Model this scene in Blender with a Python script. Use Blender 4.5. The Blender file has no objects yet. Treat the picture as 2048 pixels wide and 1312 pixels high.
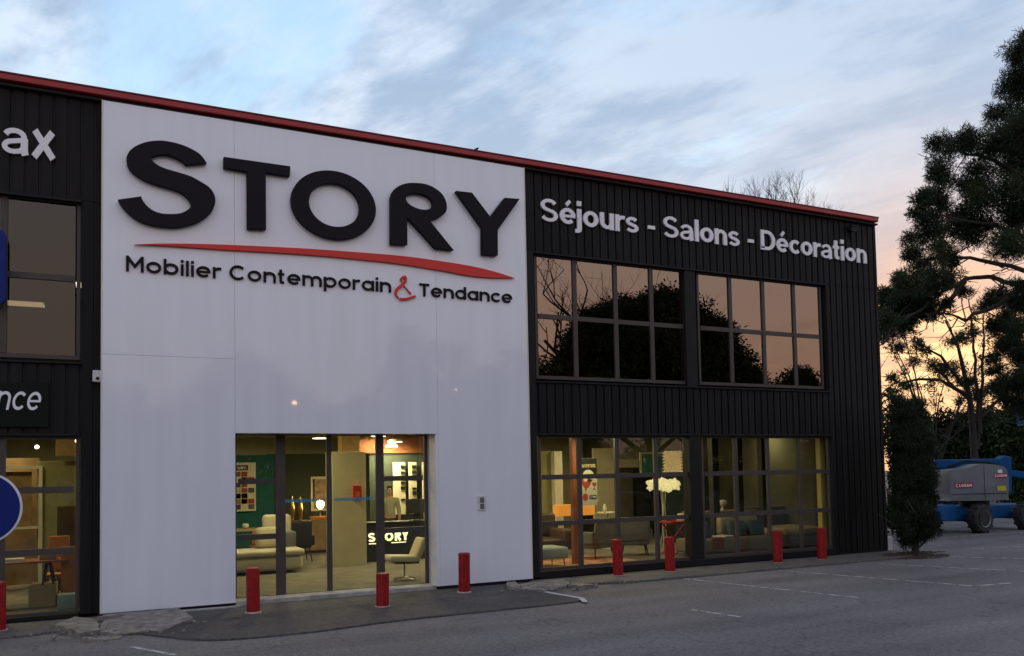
import bpy, bmesh, math, random
import numpy as np
from mathutils import Vector, Matrix
sc = bpy.context.scene
C = sc.collection
R_ = math.radians
# ------------------------------------------------------------------ camera
cd = bpy.data.cameras.new('camera'); cam = bpy.data.objects.new('camera', cd); C.objects.link(cam)
cd.sensor_width = 36; cd.lens = 29.11; cd.shift_y = .1048; cd.clip_end = 2000; cd.clip_start = .1
yaw, pit, rol = R_(25.869), R_(2.711), R_(-1.120)
fw = Vector((math.sin(yaw)*math.cos(pit), math.cos(yaw)*math.cos(pit), math.sin(pit)))
rt = Vector((math.cos(yaw), -math.sin(yaw), 0)); up = rt.cross(fw)
r2 = math.cos(rol)*rt + math.sin(rol)*up; u2 = -math.sin(rol)*rt + math.cos(rol)*up
M = Matrix((r2, u2, -fw)).transposed().to_4x4(); M.translation = Vector((0, -15, 2.2))
cam.matrix_world = M
sc.camera = cam
# ------------------------------------------------------------------ sky and sun
SUN_AZ, SUN_EL = 53.4, 6.5           # degrees clockwise from +Y, the glow behind the pines
sdir = Vector((math.sin(R_(SUN_AZ))*math.cos(R_(SUN_EL)), math.cos(R_(SUN_AZ))*math.cos(R_(SUN_EL)), math.sin(R_(SUN_EL))))
world = bpy.data.worlds.new('World'); sc.world = world; world.use_nodes = True
wt = world.node_tree; wn = wt.nodes; wl = wt.links
for n in list(wn): wn.remove(n)
def WN(t, **k):
    n = wn.new(t)
    for a, b in k.items(): setattr(n, a, b)
    return n
def wm(op, a, b=None, c=None, clamp=False):
    n = WN('ShaderNodeMath', operation=op, use_clamp=clamp)
    for i, v in enumerate((a, b, c)):
        if v is None: continue
        if isinstance(v, (int, float)): n.inputs[i].default_value = v
        else: wl.new(v, n.inputs[i])
    return n.outputs[0]
def wramp(fac, stops, interp='LINEAR'):
    n = WN('ShaderNodeValToRGB'); n.color_ramp.interpolation = interp
    e = n.color_ramp.elements
    while len(e) < len(stops): e.new(.5)
    for q, (p, c) in zip(e, stops): q.position = p; q.color = (*c, 1) if len(c) == 3 else c
    wl.new(fac, n.inputs[0]); return n.outputs[0]
def wmix(fac, a, b, mode='MIX'):
    n = WN('ShaderNodeMix', data_type='RGBA', blend_type=mode)
    if isinstance(fac, (int, float)): n.inputs[0].default_value = fac
    else: wl.new(fac, n.inputs[0])
    for i, v in ((6, a), (7, b)):
        if isinstance(v, tuple): n.inputs[i].default_value = (*v, 1)
        else: wl.new(v, n.inputs[i])
    return n.outputs[2]
tc = WN('ShaderNodeTexCoord'); nrm = WN('ShaderNodeVectorMath', operation='NORMALIZE')
wl.new(tc.outputs['Generated'], nrm.inputs[0])
sx = WN('ShaderNodeSeparateXYZ'); wl.new(nrm.outputs[0], sx.inputs[0])
dz = wm('MAXIMUM', sx.outputs[2], 0.0)
clear = wramp(dz, [(0, (.70, .42, .30)), (.05, (.82, .58, .44)), (.11, (.76, .68, .66)), (.19, (.70, .77, .86)), (.32, (.56, .78, .95)), (.5, (.40, .62, .88)), (.8, (.50, .52, .70)), (1, (.50, .48, .64))])
nish = WN('ShaderNodeTexSky', sky_type='NISHITA', sun_disc=False, sun_elevation=R_(SUN_EL), sun_rotation=R_(SUN_AZ))
wl.new(nrm.outputs[0], nish.inputs[0])
clear = wmix(.03, clear, nish.outputs[0], 'ADD')
den = wm('ADD', dz, .10)
cx = wm('DIVIDE', sx.outputs[0], den); cy = wm('DIVIDE', sx.outputs[1], den)
cc = WN('ShaderNodeCombineXYZ'); wl.new(cx, cc.inputs[0]); wl.new(cy, cc.inputs[1])
mp = WN('ShaderNodeMapping', vector_type='TEXTURE'); mp.inputs['Rotation'].default_value = (0, 0, R_(112)); mp.inputs['Scale'].default_value = (1.15, .66, 1); mp.inputs['Location'].default_value = (1.3, .4, 0)
wl.new(cc.outputs[0], mp.inputs[0])
n1 = WN('ShaderNodeTexNoise'); n1.inputs['Scale'].default_value = 1.2; n1.inputs['Detail'].default_value = 9; n1.inputs['Roughness'].default_value = .60; n1.inputs['Distortion'].default_value = .5
wl.new(mp.outputs[0], n1.inputs[0])
n2 = WN('ShaderNodeTexNoise'); n2.inputs['Scale'].default_value = 1.9; n2.inputs['Detail'].default_value = 8; n2.inputs['Roughness'].default_value = .6
wl.new(mp.outputs[0], n2.inputs[0])
# more cloud towards the sunset side
bias = WN('ShaderNodeVectorMath', operation='DOT_PRODUCT'); wl.new(nrm.outputs[0], bias.inputs[0]); bias.inputs[1].default_value = (math.sin(R_(62)), math.cos(R_(62)), 0)
cov = wm('ADD', n1.outputs[0], wm('MULTIPLY', wm('SUBTRACT', bias.outputs['Value'], .50), .28))
mask = wramp(cov, [(.38, (0, 0, 0)), (.56, (1, 1, 1))], 'EASE')
greyc = wramp(dz, [(0, (.80, .50, .38)), (.06, (.78, .58, .50)), (.12, (.66, .58, .58)), (.20, (.43, .47, .58)), (.45, (.33, .42, .58)), (1, (.40, .44, .58))])
whitec = wramp(dz, [(0, (.90, .62, .46)), (.10, (.90, .78, .70)), (.19, (.80, .80, .84)), (.28, (.82, .84, .90)), (.5, (.70, .78, .90)), (1, (.62, .66, .80))])
lum = wramp(n2.outputs[0], [(.40, (0, 0, 0)), (.60, (1, 1, 1))], 'EASE')
shade = wm('MULTIPLY', wm('SUBTRACT', bias.outputs['Value'], .55), 2.6, clamp=True)
whit = wm('MULTIPLY', lum, wm('SUBTRACT', 1.15, wm('MULTIPLY', shade, .75)), clamp=True)
cloud = wmix(whit, greyc, whitec)
skyc = wmix(wm('MULTIPLY', mask, .80), clear, cloud)
# rosy sky opposite the sunset
anti = wm('MULTIPLY', wm('SUBTRACT', -.05, sx.outputs[1]), .95, clamp=True)
rosy = wramp(dz, [(0, (.80, .46, .30)), (.12, (.82, .56, .44)), (.3, (.80, .64, .60)), (.6, (.68, .62, .70)), (1, (.52, .52, .66))])
skyc = wmix(wm('MULTIPLY', anti, .8), skyc, rosy)
sdot = WN('ShaderNodeVectorMath', operation='DOT_PRODUCT'); wl.new(nrm.outputs[0], sdot.inputs[0]); sdot.inputs[1].default_value = sdir
sd = wm('MAXIMUM', sdot.outputs['Value'], 0.0)
gl1 = wm('POWER', sd, 85.0); gl2 = wm('POWER', sd, 420.0)
skyc = wmix(wm('MULTIPLY', gl1, wm('ADD', wm('MULTIPLY', lum, .22), .74)), skyc, (.90, .40, .15))
g2 = wmix(wm('MULTIPLY', gl2, wm('ADD', lum, .25)), (0, 0, 0), (.62, .50, .26))
skyc = wmix(1.0, skyc, g2, 'ADD')
below = wm('LESS_THAN', sx.outputs[2], -.01)
skyc = wmix(below, skyc, (.05, .05, .05))
bg = WN('ShaderNodeBackground'); wl.new(skyc, bg.inputs[0]); bg.inputs[1].default_value = 1.12
wo = WN('ShaderNodeOutputWorld'); wl.new(bg.outputs[0], wo.inputs[0])
ld = bpy.data.lights.new('sun', 'SUN'); ld.energy = .25; ld.angle = R_(10); ld.color = (1, .72, .45)
sun = bpy.data.objects.new('sun', ld); C.objects.link(sun); sun.rotation_euler = (-sdir).to_track_quat('-Z', 'Y').to_euler()
sc.view_settings.view_transform = 'Standard'; sc.view_settings.look = 'None'; sc.view_settings.exposure = 0; sc.view_settings.gamma = 1
sc.cycles.max_bounces = 8; sc.cycles.transparent_max_bounces = 24; sc.cycles.sample_clamp_indirect = 4
sc.cycles.caustics_reflective = False; sc.cycles.caustics_refractive = False

# ------------------------------------------------------------------ materials
def mat(name, col, rough=.6, metal=0, var=.12, scale=3.0, bump=0.0, bscale=40, coat=0, spec=.5, emit=None, estr=0, sheen=0, stretch=None):
    m = bpy.data.materials.new(name); m.use_nodes = True
    nt = m.node_tree; b = nt.nodes['Principled BSDF']
    b.inputs['Roughness'].default_value = rough; b.inputs['Metallic'].default_value = metal
    b.inputs['Coat Weight'].default_value = coat; b.inputs['Coat Roughness'].default_value = .03; b.inputs['Coat IOR'].default_value = 1.52
    b.inputs['Specular IOR Level'].default_value = spec; b.inputs['Sheen Weight'].default_value = sheen
    t = nt.nodes.new('ShaderNodeTexCoord')
    if var:
        n = nt.nodes.new('ShaderNodeTexNoise'); n.inputs['Scale'].default_value = scale; n.inputs['Detail'].default_value = 6
        if stretch:
            sm = nt.nodes.new('ShaderNodeMapping'); sm.inputs['Scale'].default_value = stretch; nt.links.new(t.outputs['Object'], sm.inputs[0]); nt.links.new(sm.outputs[0], n.inputs[0])
        else: nt.links.new(t.outputs['Object'], n.inputs[0])
        r = nt.nodes.new('ShaderNodeValToRGB'); r.color_ramp.elements[0].position = .3; r.color_ramp.elements[1].position = .7
        r.color_ramp.elements[0].color = (*[c*(1-var) for c in col], 1); r.color_ramp.elements[1].color = (*[min(1, c*(1+var)) for c in col], 1)
        nt.links.new(n.outputs[0], r.inputs[0]); nt.links.new(r.outputs[0], b.inputs['Base Color'])
    else: b.inputs['Base Color'].default_value = (*col, 1)
    if bump:
        n = nt.nodes.new('ShaderNodeTexNoise'); n.inputs['Scale'].default_value = bscale; n.inputs['Detail'].default_value = 5
        nt.links.new(t.outputs['Object'], n.inputs[0])
        p = nt.nodes.new('ShaderNodeBump'); p.inputs['Strength'].default_value = bump; p.inputs['Distance'].default_value = .02
        nt.links.new(n.outputs[0], p.inputs['Height']); nt.links.new(p.outputs[0], b.inputs['Normal'])
    if emit:
        b.inputs['Emission Color'].default_value = (*emit, 1); b.inputs['Emission Strength'].default_value = estr
    return m
def glass(name, tint, gcol, f0, f1, rough=0.0):
    m = bpy.data.materials.new(name); m.use_nodes = True; nt = m.node_tree
    for n in list(nt.nodes): nt.nodes.remove(n)
    o = nt.nodes.new('ShaderNodeOutputMaterial'); mx = nt.nodes.new('ShaderNodeMixShader')
    tr = nt.nodes.new('ShaderNodeBsdfTransparent'); tr.inputs[0].default_value = (*tint, 1)
    g = nt.nodes.new('ShaderNodeBsdfGlossy'); g.inputs['Color'].default_value = (*gcol, 1); g.inputs['Roughness'].default_value = rough
    lw = nt.nodes.new('ShaderNodeLayerWeight'); lw.inputs[0].default_value = .5
    pw = nt.nodes.new('ShaderNodeMath'); pw.operation = 'POWER'; pw.inputs[1].default_value = 4; nt.links.new(lw.outputs['Facing'], pw.inputs[0])
    ma = nt.nodes.new('ShaderNodeMath'); ma.operation = 'MULTIPLY_ADD'; ma.inputs[1].default_value = f1; ma.inputs[2].default_value = f0
    nt.links.new(pw.outputs[0], ma.inputs[0]); nt.links.new(ma.outputs[0], mx.inputs[0])
    nt.links.new(tr.outputs[0], mx.inputs[1]); nt.links.new(g.outputs[0], mx.inputs[2]); nt.links.new(mx.outputs[0], o.inputs[0])
    return m
def leafmat(name, c1, c2, scale=.6):
    m = bpy.data.materials.new(name); m.use_nodes = True; nt = m.node_tree; b = nt.nodes['Principled BSDF']
    t = nt.nodes.new('ShaderNodeTexCoord'); n = nt.nodes.new('ShaderNodeTexNoise'); n.inputs['Scale'].default_value = scale; n.inputs['Detail'].default_value = 8
    nt.links.new(t.outputs['Object'], n.inputs[0])
    r = nt.nodes.new('ShaderNodeValToRGB'); r.color_ramp.elements[0].position = .35; r.color_ramp.elements[1].position = .68
    r.color_ramp.elements[0].color = (*c1, 1); r.color_ramp.elements[1].color = (*c2, 1)
    nt.links.new(n.outputs[0], r.inputs[0]); nt.links.new(r.outputs[0], b.inputs['Base Color'])
    b.inputs['Roughness'].default_value = .7; b.inputs['Specular IOR Level'].default_value = .2
    return m
def asphalt(name, dark, light, big=.25):
    m = bpy.data.materials.new(name); m.use_nodes = True; nt = m.node_tree; b = nt.nodes['Principled BSDF']; L = nt.links
    t = nt.nodes.new('ShaderNodeTexCoord')
    def noise(s, d=6, stretch=None):
        n = nt.nodes.new('ShaderNodeTexNoise'); n.inputs['Scale'].default_value = s; n.inputs['Detail'].default_value = d
        if stretch:
            q = nt.nodes.new('ShaderNodeMapping'); q.inputs['Scale'].default_value = stretch; q.inputs['Rotation'].default_value = (0, 0, R_(-24)); L.new(t.outputs['Object'], q.inputs[0]); L.new(q.outputs[0], n.inputs[0])
        else: L.new(t.outputs['Object'], n.inputs[0])
        return n.outputs[0]
    def mathn(op, a, bb):
        n = nt.nodes.new('ShaderNodeMath'); n.operation = op
        for i, v in enumerate((a, bb)):
            if isinstance(v, (int, float)): n.inputs[i].default_value = v
            else: L.new(v, n.inputs[i])
        return n.outputs[0]
    f = mathn('ADD', mathn('MULTIPLY', noise(big, 8), .45), mathn('MULTIPLY', noise(1.0, 8, (.16, 1.1, 1)), .55))
    r = nt.nodes.new('ShaderNodeValToRGB'); r.color_ramp.elements[0].position = .36; r.color_ramp.elements[1].position = .66
    r.color_ramp.elements[0].color = (*dark, 1); r.color_ramp.elements[1].color = (*light, 1); L.new(f, r.inputs[0])
    g = nt.nodes.new('ShaderNodeValToRGB'); g.color_ramp.elements[0].position = .3; g.color_ramp.elements[1].position = .7
    g.color_ramp.elements[0].position = .38; g.color_ramp.elements[1].position = .62; g.color_ramp.elements[0].color = (.55, .55, .55, 1); g.color_ramp.elements[1].color = (1.45, 1.45, 1.45, 1); gr = mathn('ADD', mathn('MULTIPLY', noise(55, 4), .6), mathn('MULTIPLY', noise(16, 6), .4)); L.new(gr, g.inputs[0])
    mx = nt.nodes.new('ShaderNodeMix'); mx.data_type = 'RGBA'; mx.blend_type = 'MULTIPLY'; mx.inputs[0].default_value = 1; L.new(r.outputs[0], mx.inputs[6]); L.new(g.outputs[0], mx.inputs[7])
    v = nt.nodes.new('ShaderNodeTexVoronoi'); v.feature = 'DISTANCE_TO_EDGE'; v.inputs['Scale'].default_value = .45
    wv = nt.nodes.new('ShaderNodeVectorMath'); wv.operation = 'ADD'; nn = nt.nodes.new('ShaderNodeTexNoise'); nn.inputs['Scale'].default_value = 1.6; nn.inputs['Detail'].default_value = 6
    L.new(t.outputs['Object'], nn.inputs[0]); L.new(t.outputs['Object'], wv.inputs[0]); L.new(nn.outputs['Color'], wv.inputs[1]); L.new(wv.outputs[0], v.inputs[0])
    cr = nt.nodes.new('ShaderNodeValToRGB'); cr.color_ramp.elements[0].position = .002; cr.color_ramp.elements[1].position = .012
    cr.color_ramp.elements[0].color = (.62, .62, .62, 1); L.new(v.outputs['Distance'], cr.inputs[0])
    m2 = nt.nodes.new('ShaderNodeMix'); m2.data_type = 'RGBA'; m2.blend_type = 'MULTIPLY'; m2.inputs[0].default_value = .8; L.new(mx.outputs[2], m2.inputs[6]); L.new(cr.outputs[0], m2.inputs[7])
    L.new(m2.outputs[2], b.inputs['Base Color']); b.inputs['Roughness'].default_value = .82; b.inputs['Specular IOR Level'].default_value = .35
    p = nt.nodes.new('ShaderNodeBump'); p.inputs['Strength'].default_value = .35; p.inputs['Distance'].default_value = .012; L.new(gr, p.inputs['Height']); L.new(p.outputs[0], b.inputs['Normal'])
    return m
def worn_paint(name, col, thr=.5):
    m = mat(name, col, .7, var=.15, scale=8); nt = m.node_tree; b = nt.nodes['Principled BSDF']
    t = nt.nodes.new('ShaderNodeTexCoord'); n = nt.nodes.new('ShaderNodeTexNoise'); n.inputs['Scale'].default_value = 5; n.inputs['Detail'].default_value = 9; n.inputs['Roughness'].default_value = .7
    nt.links.new(t.outputs['Object'], n.inputs[0]); r = nt.nodes.new('ShaderNodeValToRGB'); r.color_ramp.elements[0].position = thr-.08; r.color_ramp.elements[1].position = thr+.1
    nt.links.new(n.outputs[0], r.inputs[0]); nt.links.new(r.outputs[0], b.inputs['Alpha']); return m

# ------------------------------------------------------------------ object helpers
def tag(o, label=None, cat=None, group=None, kind=None):
    if label: o['label'] = label
    if cat: o['category'] = cat
    if group: o['group'] = group
    if kind: o['kind'] = kind
    return o
def empty(name, loc, label, cat, group=None, rz=0):
    o = bpy.data.objects.new(name, None); C.objects.link(o); o.location = loc; o.rotation_euler = (0, 0, rz); o.empty_display_size = .2
    return tag(o, label, cat, group)
def copy_tree(o, parent=None):
    c = o.copy(); C.objects.link(c)
    if parent:
        c.parent = parent; c.matrix_parent_inverse = o.matrix_parent_inverse.copy()
    for ch in list(o.children): copy_tree(ch, c)
    return c
class MB:
    def __init__(s): s.v = []; s.f = []
    def add(s, vs, fs):
        k = len(s.v); s.v += [tuple(q) for q in vs]; s.f += [tuple(i+k for i in f) for f in fs]; return s
    def box(s, x0, x1, y0, y1, z0, z1):
        return s.add([(x0, y0, z0), (x1, y0, z0), (x1, y1, z0), (x0, y1, z0), (x0, y0, z1), (x1, y0, z1), (x1, y1, z1), (x0, y1, z1)],
                     [(0, 3, 2, 1), (4, 5, 6, 7), (0, 1, 5, 4), (1, 2, 6, 5), (2, 3, 7, 6), (3, 0, 4, 7)])
    def cbox(s, c, sz, rz=0, rx=0, ry=0):
        m = Matrix.Rotation(rz, 3, 'Z') @ Matrix.Rotation(ry, 3, 'Y') @ Matrix.Rotation(rx, 3, 'X'); c = Vector(c); a, b, d = [q/2 for q in sz]
        vs = [c + m @ Vector(q) for q in [(-a, -b, -d), (a, -b, -d), (a, b, -d), (-a, b, -d), (-a, -b, d), (a, -b, d), (a, b, d), (-a, b, d)]]
        return s.add(vs, [(0, 3, 2, 1), (4, 5, 6, 7), (0, 1, 5, 4), (1, 2, 6, 5), (2, 3, 7, 6), (3, 0, 4, 7)])
    def tube(s, pts, rad, n=8, caps=True):
        pts = [Vector(p) for p in pts]
        if isinstance(rad, (int, float)): rad = [rad]*len(pts)
        vs = []; fs = []
        for i, p in enumerate(pts):
            d = (pts[min(i+1, len(pts)-1)] - pts[max(i-1, 0)]).normalized()
            a = d.cross(Vector((0, 0, 1)) if abs(d.z) < .9 else Vector((1, 0, 0))).normalized(); b = d.cross(a)
            vs += [p + rad[i]*(math.cos(2*math.pi*j/n)*a + math.sin(2*math.pi*j/n)*b) for j in range(n)]
        for i in range(len(pts)-1):
            for j in range(n): k = (j+1) % n; fs.append((i*n+j, i*n+k, (i+1)*n+k, (i+1)*n+j))
        if caps: fs += [tuple(range(n))[::-1], tuple(range((len(pts)-1)*n, len(pts)*n))]
        return s.add(vs, fs)
    def lathe(s, prof, c=(0, 0, 0), n=20, axis='Z', caps=True):
        vs = []; fs = []
        for r, h in prof:
            for j in range(n):
                a = 2*math.pi*j/n; x, y = r*math.cos(a), r*math.sin(a)
                q = (x, y, h) if axis == 'Z' else ((x, h, y) if axis == 'Y' else (h, x, y))
                vs.append((c[0]+q[0], c[1]+q[1], c[2]+q[2]))
        for i in range(len(prof)-1):
            for j in range(n): k = (j+1) % n; fs.append((i*n+j, i*n+k, (i+1)*n+k, (i+1)*n+j))
        if caps: fs += [tuple(range(n))[::-1], tuple(range((len(prof)-1)*n, len(prof)*n))]
        return s.add(vs, fs)
    def prism(s, poly, a0, a1, axis='Y'):
        n = len(poly); f = (lambda p, a: (p[0], a, p[1])) if axis == 'Y' else ((lambda p, a: (p[0], p[1], a)) if axis == 'Z' else (lambda p, a: (a, p[0], p[1])))
        return s.add([f(p, a0) for p in poly]+[f(p, a1) for p in poly], [tuple(range(n)), tuple(range(n, 2*n))[::-1]]+[(i, i+n, (i+1) % n+n, (i+1) % n) for i in range(n)])
    def stroke(s, pts, w, y0, y1, closed=False, con=0):
        """a flat lettering stroke of width w in the XZ plane, y0 front .. y1 back; w may be a list"""
        P = [Vector((p[0], p[1])) for p in pts]; n = len(P); W = list(w) if isinstance(w, list) else [w]*n; a = []; b = []
        for i in range(n):
            if closed: d0 = (P[i]-P[i-1]); d1 = (P[(i+1) % n]-P[i])
            else: d0 = P[i]-P[i-1] if i else P[1]-P[0]; d1 = P[i+1]-P[i] if i < n-1 else P[i]-P[i-1]
            d0.normalize(); d1.normalize(); t = d0+d1
            if t.length < 1e-6: t = d1.copy()
            t.normalize(); nn = Vector((-t.y, t.x)); W[i] *= 1-con*abs(t.x)**1.5; k = max(.45, abs(nn.dot(Vector((-d1.y, d1.x)))))
            a.append(P[i]+nn*W[i]/2/k); b.append(P[i]-nn*W[i]/2/k)
        vs = [(q.x, y0, q.y) for q in a]+[(q.x, y0, q.y) for q in b]+[(q.x, y1, q.y) for q in a]+[(q.x, y1, q.y) for q in b]; fs = []
        for i in range(n if closed else n-1):
            j = (i+1) % n
            fs += [(i, j, n+j, n+i), (2*n+i, 3*n+i, 3*n+j, 2*n+j), (i, 2*n+i, 2*n+j, j), (n+i, n+j, 3*n+j, 3*n+i)]
        if not closed: fs += [(0, n, 3*n, 2*n), (n-1, 3*n-1, 4*n-1, 2*n-1)]
        return s.add(vs, fs)
    def build(s, name, m, parent=None, bevel=0, seg=2, smooth=False, loc=None):
        me = bpy.data.meshes.new(name); me.from_pydata(s.v, [], s.f)
        bm = bmesh.new(); bm.from_mesh(me); bmesh.ops.recalc_face_normals(bm, faces=bm.faces); bm.to_mesh(me); bm.free()
        me.materials.append(m)
        o = bpy.data.objects.new(name, me); C.objects.link(o)
        if parent:
            o.parent = parent; o.matrix_parent_inverse = Matrix.Identity(4)
        if loc: o.location = loc
        if bevel:
            q = o.modifiers.new('bevel', 'BEVEL'); q.width = bevel; q.segments = seg; q.limit_method = 'ANGLE'; q.angle_limit = R_(40)
            if smooth: q.harden_normals = False
        if smooth: me.polygons.foreach_set('use_smooth', [True]*len(me.polygons))
        return o
def rel(p, o): return (p[0]-o[0], p[1]-o[1], p[2]-o[2])
def smooth_poly(pts, corners=(), sub=4):
    """Catmull-Rom through pts, keeping the corner indices sharp"""
    n = len(pts); out = []
    for i in range(n):
        p0, p1, p2, p3 = [Vector(pts[k % n]) for k in (i-1, i, i+1, i+2)]
        if i in corners: p0 = p1
        if (i+1) % n in corners: p3 = p2
        for j in range(sub):
            t = j/sub; out.append(tuple(.5*((2*p1)+(p2-p0)*t+(2*p0-5*p1+4*p2-p3)*t*t+(3*p1-p0-3*p2+p3)*t**3)))
    return out
def outline(name, loops, y0, y1, m, parent, bevel=.004):
    """solid lettering from closed XZ outlines (holes allowed)"""
    cu = bpy.data.curves.new(name, 'CURVE'); cu.dimensions = '2D'; cu.fill_mode = 'BOTH'; cu.extrude = (y1-y0)/2-bevel; cu.bevel_depth = bevel; cu.bevel_resolution = 1; cu.offset = -bevel
    for lp in loops:
        sp = cu.splines.new('POLY'); sp.points.add(len(lp)-1); sp.use_cyclic_u = True
        for q, p in zip(sp.points, lp): q.co = (p[0], p[1], 0, 1)
    t = bpy.data.objects.new('tmp', cu); C.objects.link(t); dg = bpy.context.evaluated_depsgraph_get()
    me = bpy.data.meshes.new_from_object(t.evaluated_get(dg)); bpy.data.objects.remove(t); bpy.data.curves.remove(cu)
    me.name = name; me.transform(Matrix.Translation((0, (y0+y1)/2, 0)) @ Matrix.Rotation(math.pi/2, 4, 'X')); me.materials.clear(); me.materials.append(m)
    o = bpy.data.objects.new(name, me); C.objects.link(o)
    if parent: o.parent = parent
    return o
# ------------------------------------------------------------------ stroke lettering (cap height 1)
def el(cx, cz, rx, rz, a0, a1, n=14): return [(cx+rx*math.cos(R_(a0+(a1-a0)*i/n)), cz+rz*math.sin(R_(a0+(a1-a0)*i/n))) for i in range(n+1)]
def glyph(ch, w, xh, rw, two=True):
    """-> (advance, [(points, closed)]); w stroke width, rw width of a round lower-case letter"""
    h = w/2; ry = (xh-w)/2; rx = (rw-w)/2; cz = xh/2; S = []
    def st(p, c=False, k=1.0): S.append((p, c, k))
    def ring(cx, z, a, b): st(el(cx, z, a, b, 0, 360, 26)[:-1], True)
    nw = rw*.92
    if ch in 'éeoc':
        if ch == 'o': ring(rw/2, cz, rx, ry)
        elif ch == 'c': st(el(rw/2, cz, rx, ry, 42, 318, 22))
        else:
            st(el(rw/2, cz, rx, ry, 0, 318, 24)); st([(h*.6, cz-.005), (rw-h*.2, cz-.005)], False, .72)
            if ch == 'é': st([(rw*.42, xh+.09), (rw*.66, xh+.29)], False, .8)
        return (rw*.90 if ch == 'c' else rw), S
    if ch in 'bpd' or (ch == 'a' and not two):
        ring(rw/2, cz, rx, ry); x = h if ch in 'bp' else rw-h
        st([(x, {'b': 0, 'p': -.27, 'd': 0, 'a': 0}[ch]), (x, {'b': 1, 'p': xh, 'd': 1, 'a': xh}[ch])]); return rw, S
    if ch == 'a':
        W = rw*.96; q = h*.78
        st([(W-h*.75, 0), (W-h*1.05, xh*.16), (W-h*1.05, xh*.62)]); st([(W-h*1.05, xh*.55)]+el(W/2-.01, xh*.66, W/2-h*1.05, xh*.34-q, 8, 165, 12), False, .80)
        st([(W-h*1.3, xh*.56), (W*.55, xh*.51)]+el(W*.42, xh*.29, W*.42-q, xh*.26-q*.6, 100, 290, 12)+[(W*.68, xh*.14), (W-h*1.3, xh*.26)], False, .76); return W+.02, S
    if ch in 'nmr':
        st([(h, 0), (h, xh)])
        def arch(x0, wd): r = (wd-w)/2; st([(x0+h, xh*.45)]+el(x0+wd/2, xh-h-r*.95, r, r*.95, 180, 0, 12)+[(x0+wd-h, 0)])
        if ch == 'n': arch(0, nw); return nw, S
        if ch == 'm': arch(0, nw*.92); arch(nw*.92-w, nw*.92); return nw*1.84-w, S
        st([(h, xh*.4)]+el(h+rw*.38, xh-h-.24, rw*.38, .24, 180, 72, 9)); return rw*.58, S
    if ch == 'u':
        r = (nw-w)/2; st([(h, xh)]+el(nw/2, h+r*.95, r, r*.95, 180, 360, 12)+[(nw-h, xh*.5)]); st([(nw-h, 0), (nw-h, xh)]); return nw, S
    if ch == 'i': st([(h, 0), (h, xh)]); st([(h, xh+.13), (h, xh+.13+w)]); return w, S
    if ch == 'l': st([(h, 0), (h, 1)]); return w, S
    if ch == 'j': st([(h-.20, -.22), (h-.08, -.22), (h-.01, -.18), (h, -.09), (h, xh)]); st([(h, xh+.13), (h, xh+.13+w)]); return w, S
    if ch == 't':
        st([(h+.09, .97), (h+.09, .2), (h+.12, h*1.2), (h+.2, h*.95), (h+.29, h*1.05)]); st([(0, xh-h), (h+.30, xh-h)]); return .42+h*.3, S
    if ch in 'sS':
        H, W = (xh, rw*.9) if ch == 's' else (1.0, rw*1.12); r1 = (H-w)/4; a = W/2-h
        k = .88; st(el(W/2, H-h*k-r1, a*.94, r1, 22, 262, 14)+el(W/2, h*k+r1, a, r1, 82, -160, 14), False, k); return W, S
    if ch == 'x': W = rw*.95; st([(h*.9, 0), (W-h*1.1, xh)]); st([(W-h*.9, 0), (h*1.1, xh)]); return W, S
    if ch == '-': st([(0, .36), (.36, .36)]); return .36, S
    if ch in 'CO':
        W = 1.0 if two is False else rw*1.3
        if ch == 'C': st(el(W/2, .5, W/2-h, .5-h, 44, 316, 26)); return W*.95, S
        ring(W/2, .5, W/2-h, .5-h); return W, S
    if ch == 'D': W = rw*1.2; r = .5-h; st([(h, h), (h, 1-h), (W*.42, 1-h)]+el(W*.42, .5, W*.58-h, r, 88, -88, 16)+[(W*.42, h), (0, h)]); return W, S
    if ch == 'T': W = .72; st([(0, 1-h), (W, 1-h)]); st([(W/2, 0), (W/2, 1-h)]); return W, S
    if ch == 'M': W = .95; st([(h, 0), (h, 1)]); st([(W-h, 0), (W-h, 1)]); st([(h, 1-h*.8), (W/2, .34), (W-h, 1-h*.8)]); return W, S
    if ch == 'L': st([(h, 1), (h, h), (.55, h)]); return .55, S
    if ch == 'X': st([(h, 0), (.7-h, 1)]); st([(.7-h, 0), (h, 1)]); return .7, S
    if ch == 'A': st([(h*.8, 0), (.39, 1-h*.4), (.78-h*.8, 0)]); st([(.17, .3), (.61, .3)]); return .78, S
    if ch == 'U': st([(h, 1), (h, .32)]+el(.35, .32, .35-h, .32-h, 180, 360, 10)+[(.7-h, 1)]); return .7, S
    if ch == 'V': st([(h*.8, 1), (.37, h*.6), (.74-h*.8, 1)]); return .74, S
    if ch == 'E': st([(.55, 1-h), (h, 1-h), (h, h), (.55, h)]); st([(h, .5), (.5, .5)]); return .55, S
    if ch == 'R': st([(h, 0), (h, 1-h), (.35, 1-h)]+el(.35, .73, .28-h*.3, .27-h, 90, -90, 8)+[(h, .46)]); st([(.36, .46), (.64, 0)]); return .66, S
    if ch == 'Y': st([(h*.8, 1), (.36, .46), (.72-h*.8, 1)]); st([(.36, 0), (.36, .48)]); return .72, S
    return .3, S
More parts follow.
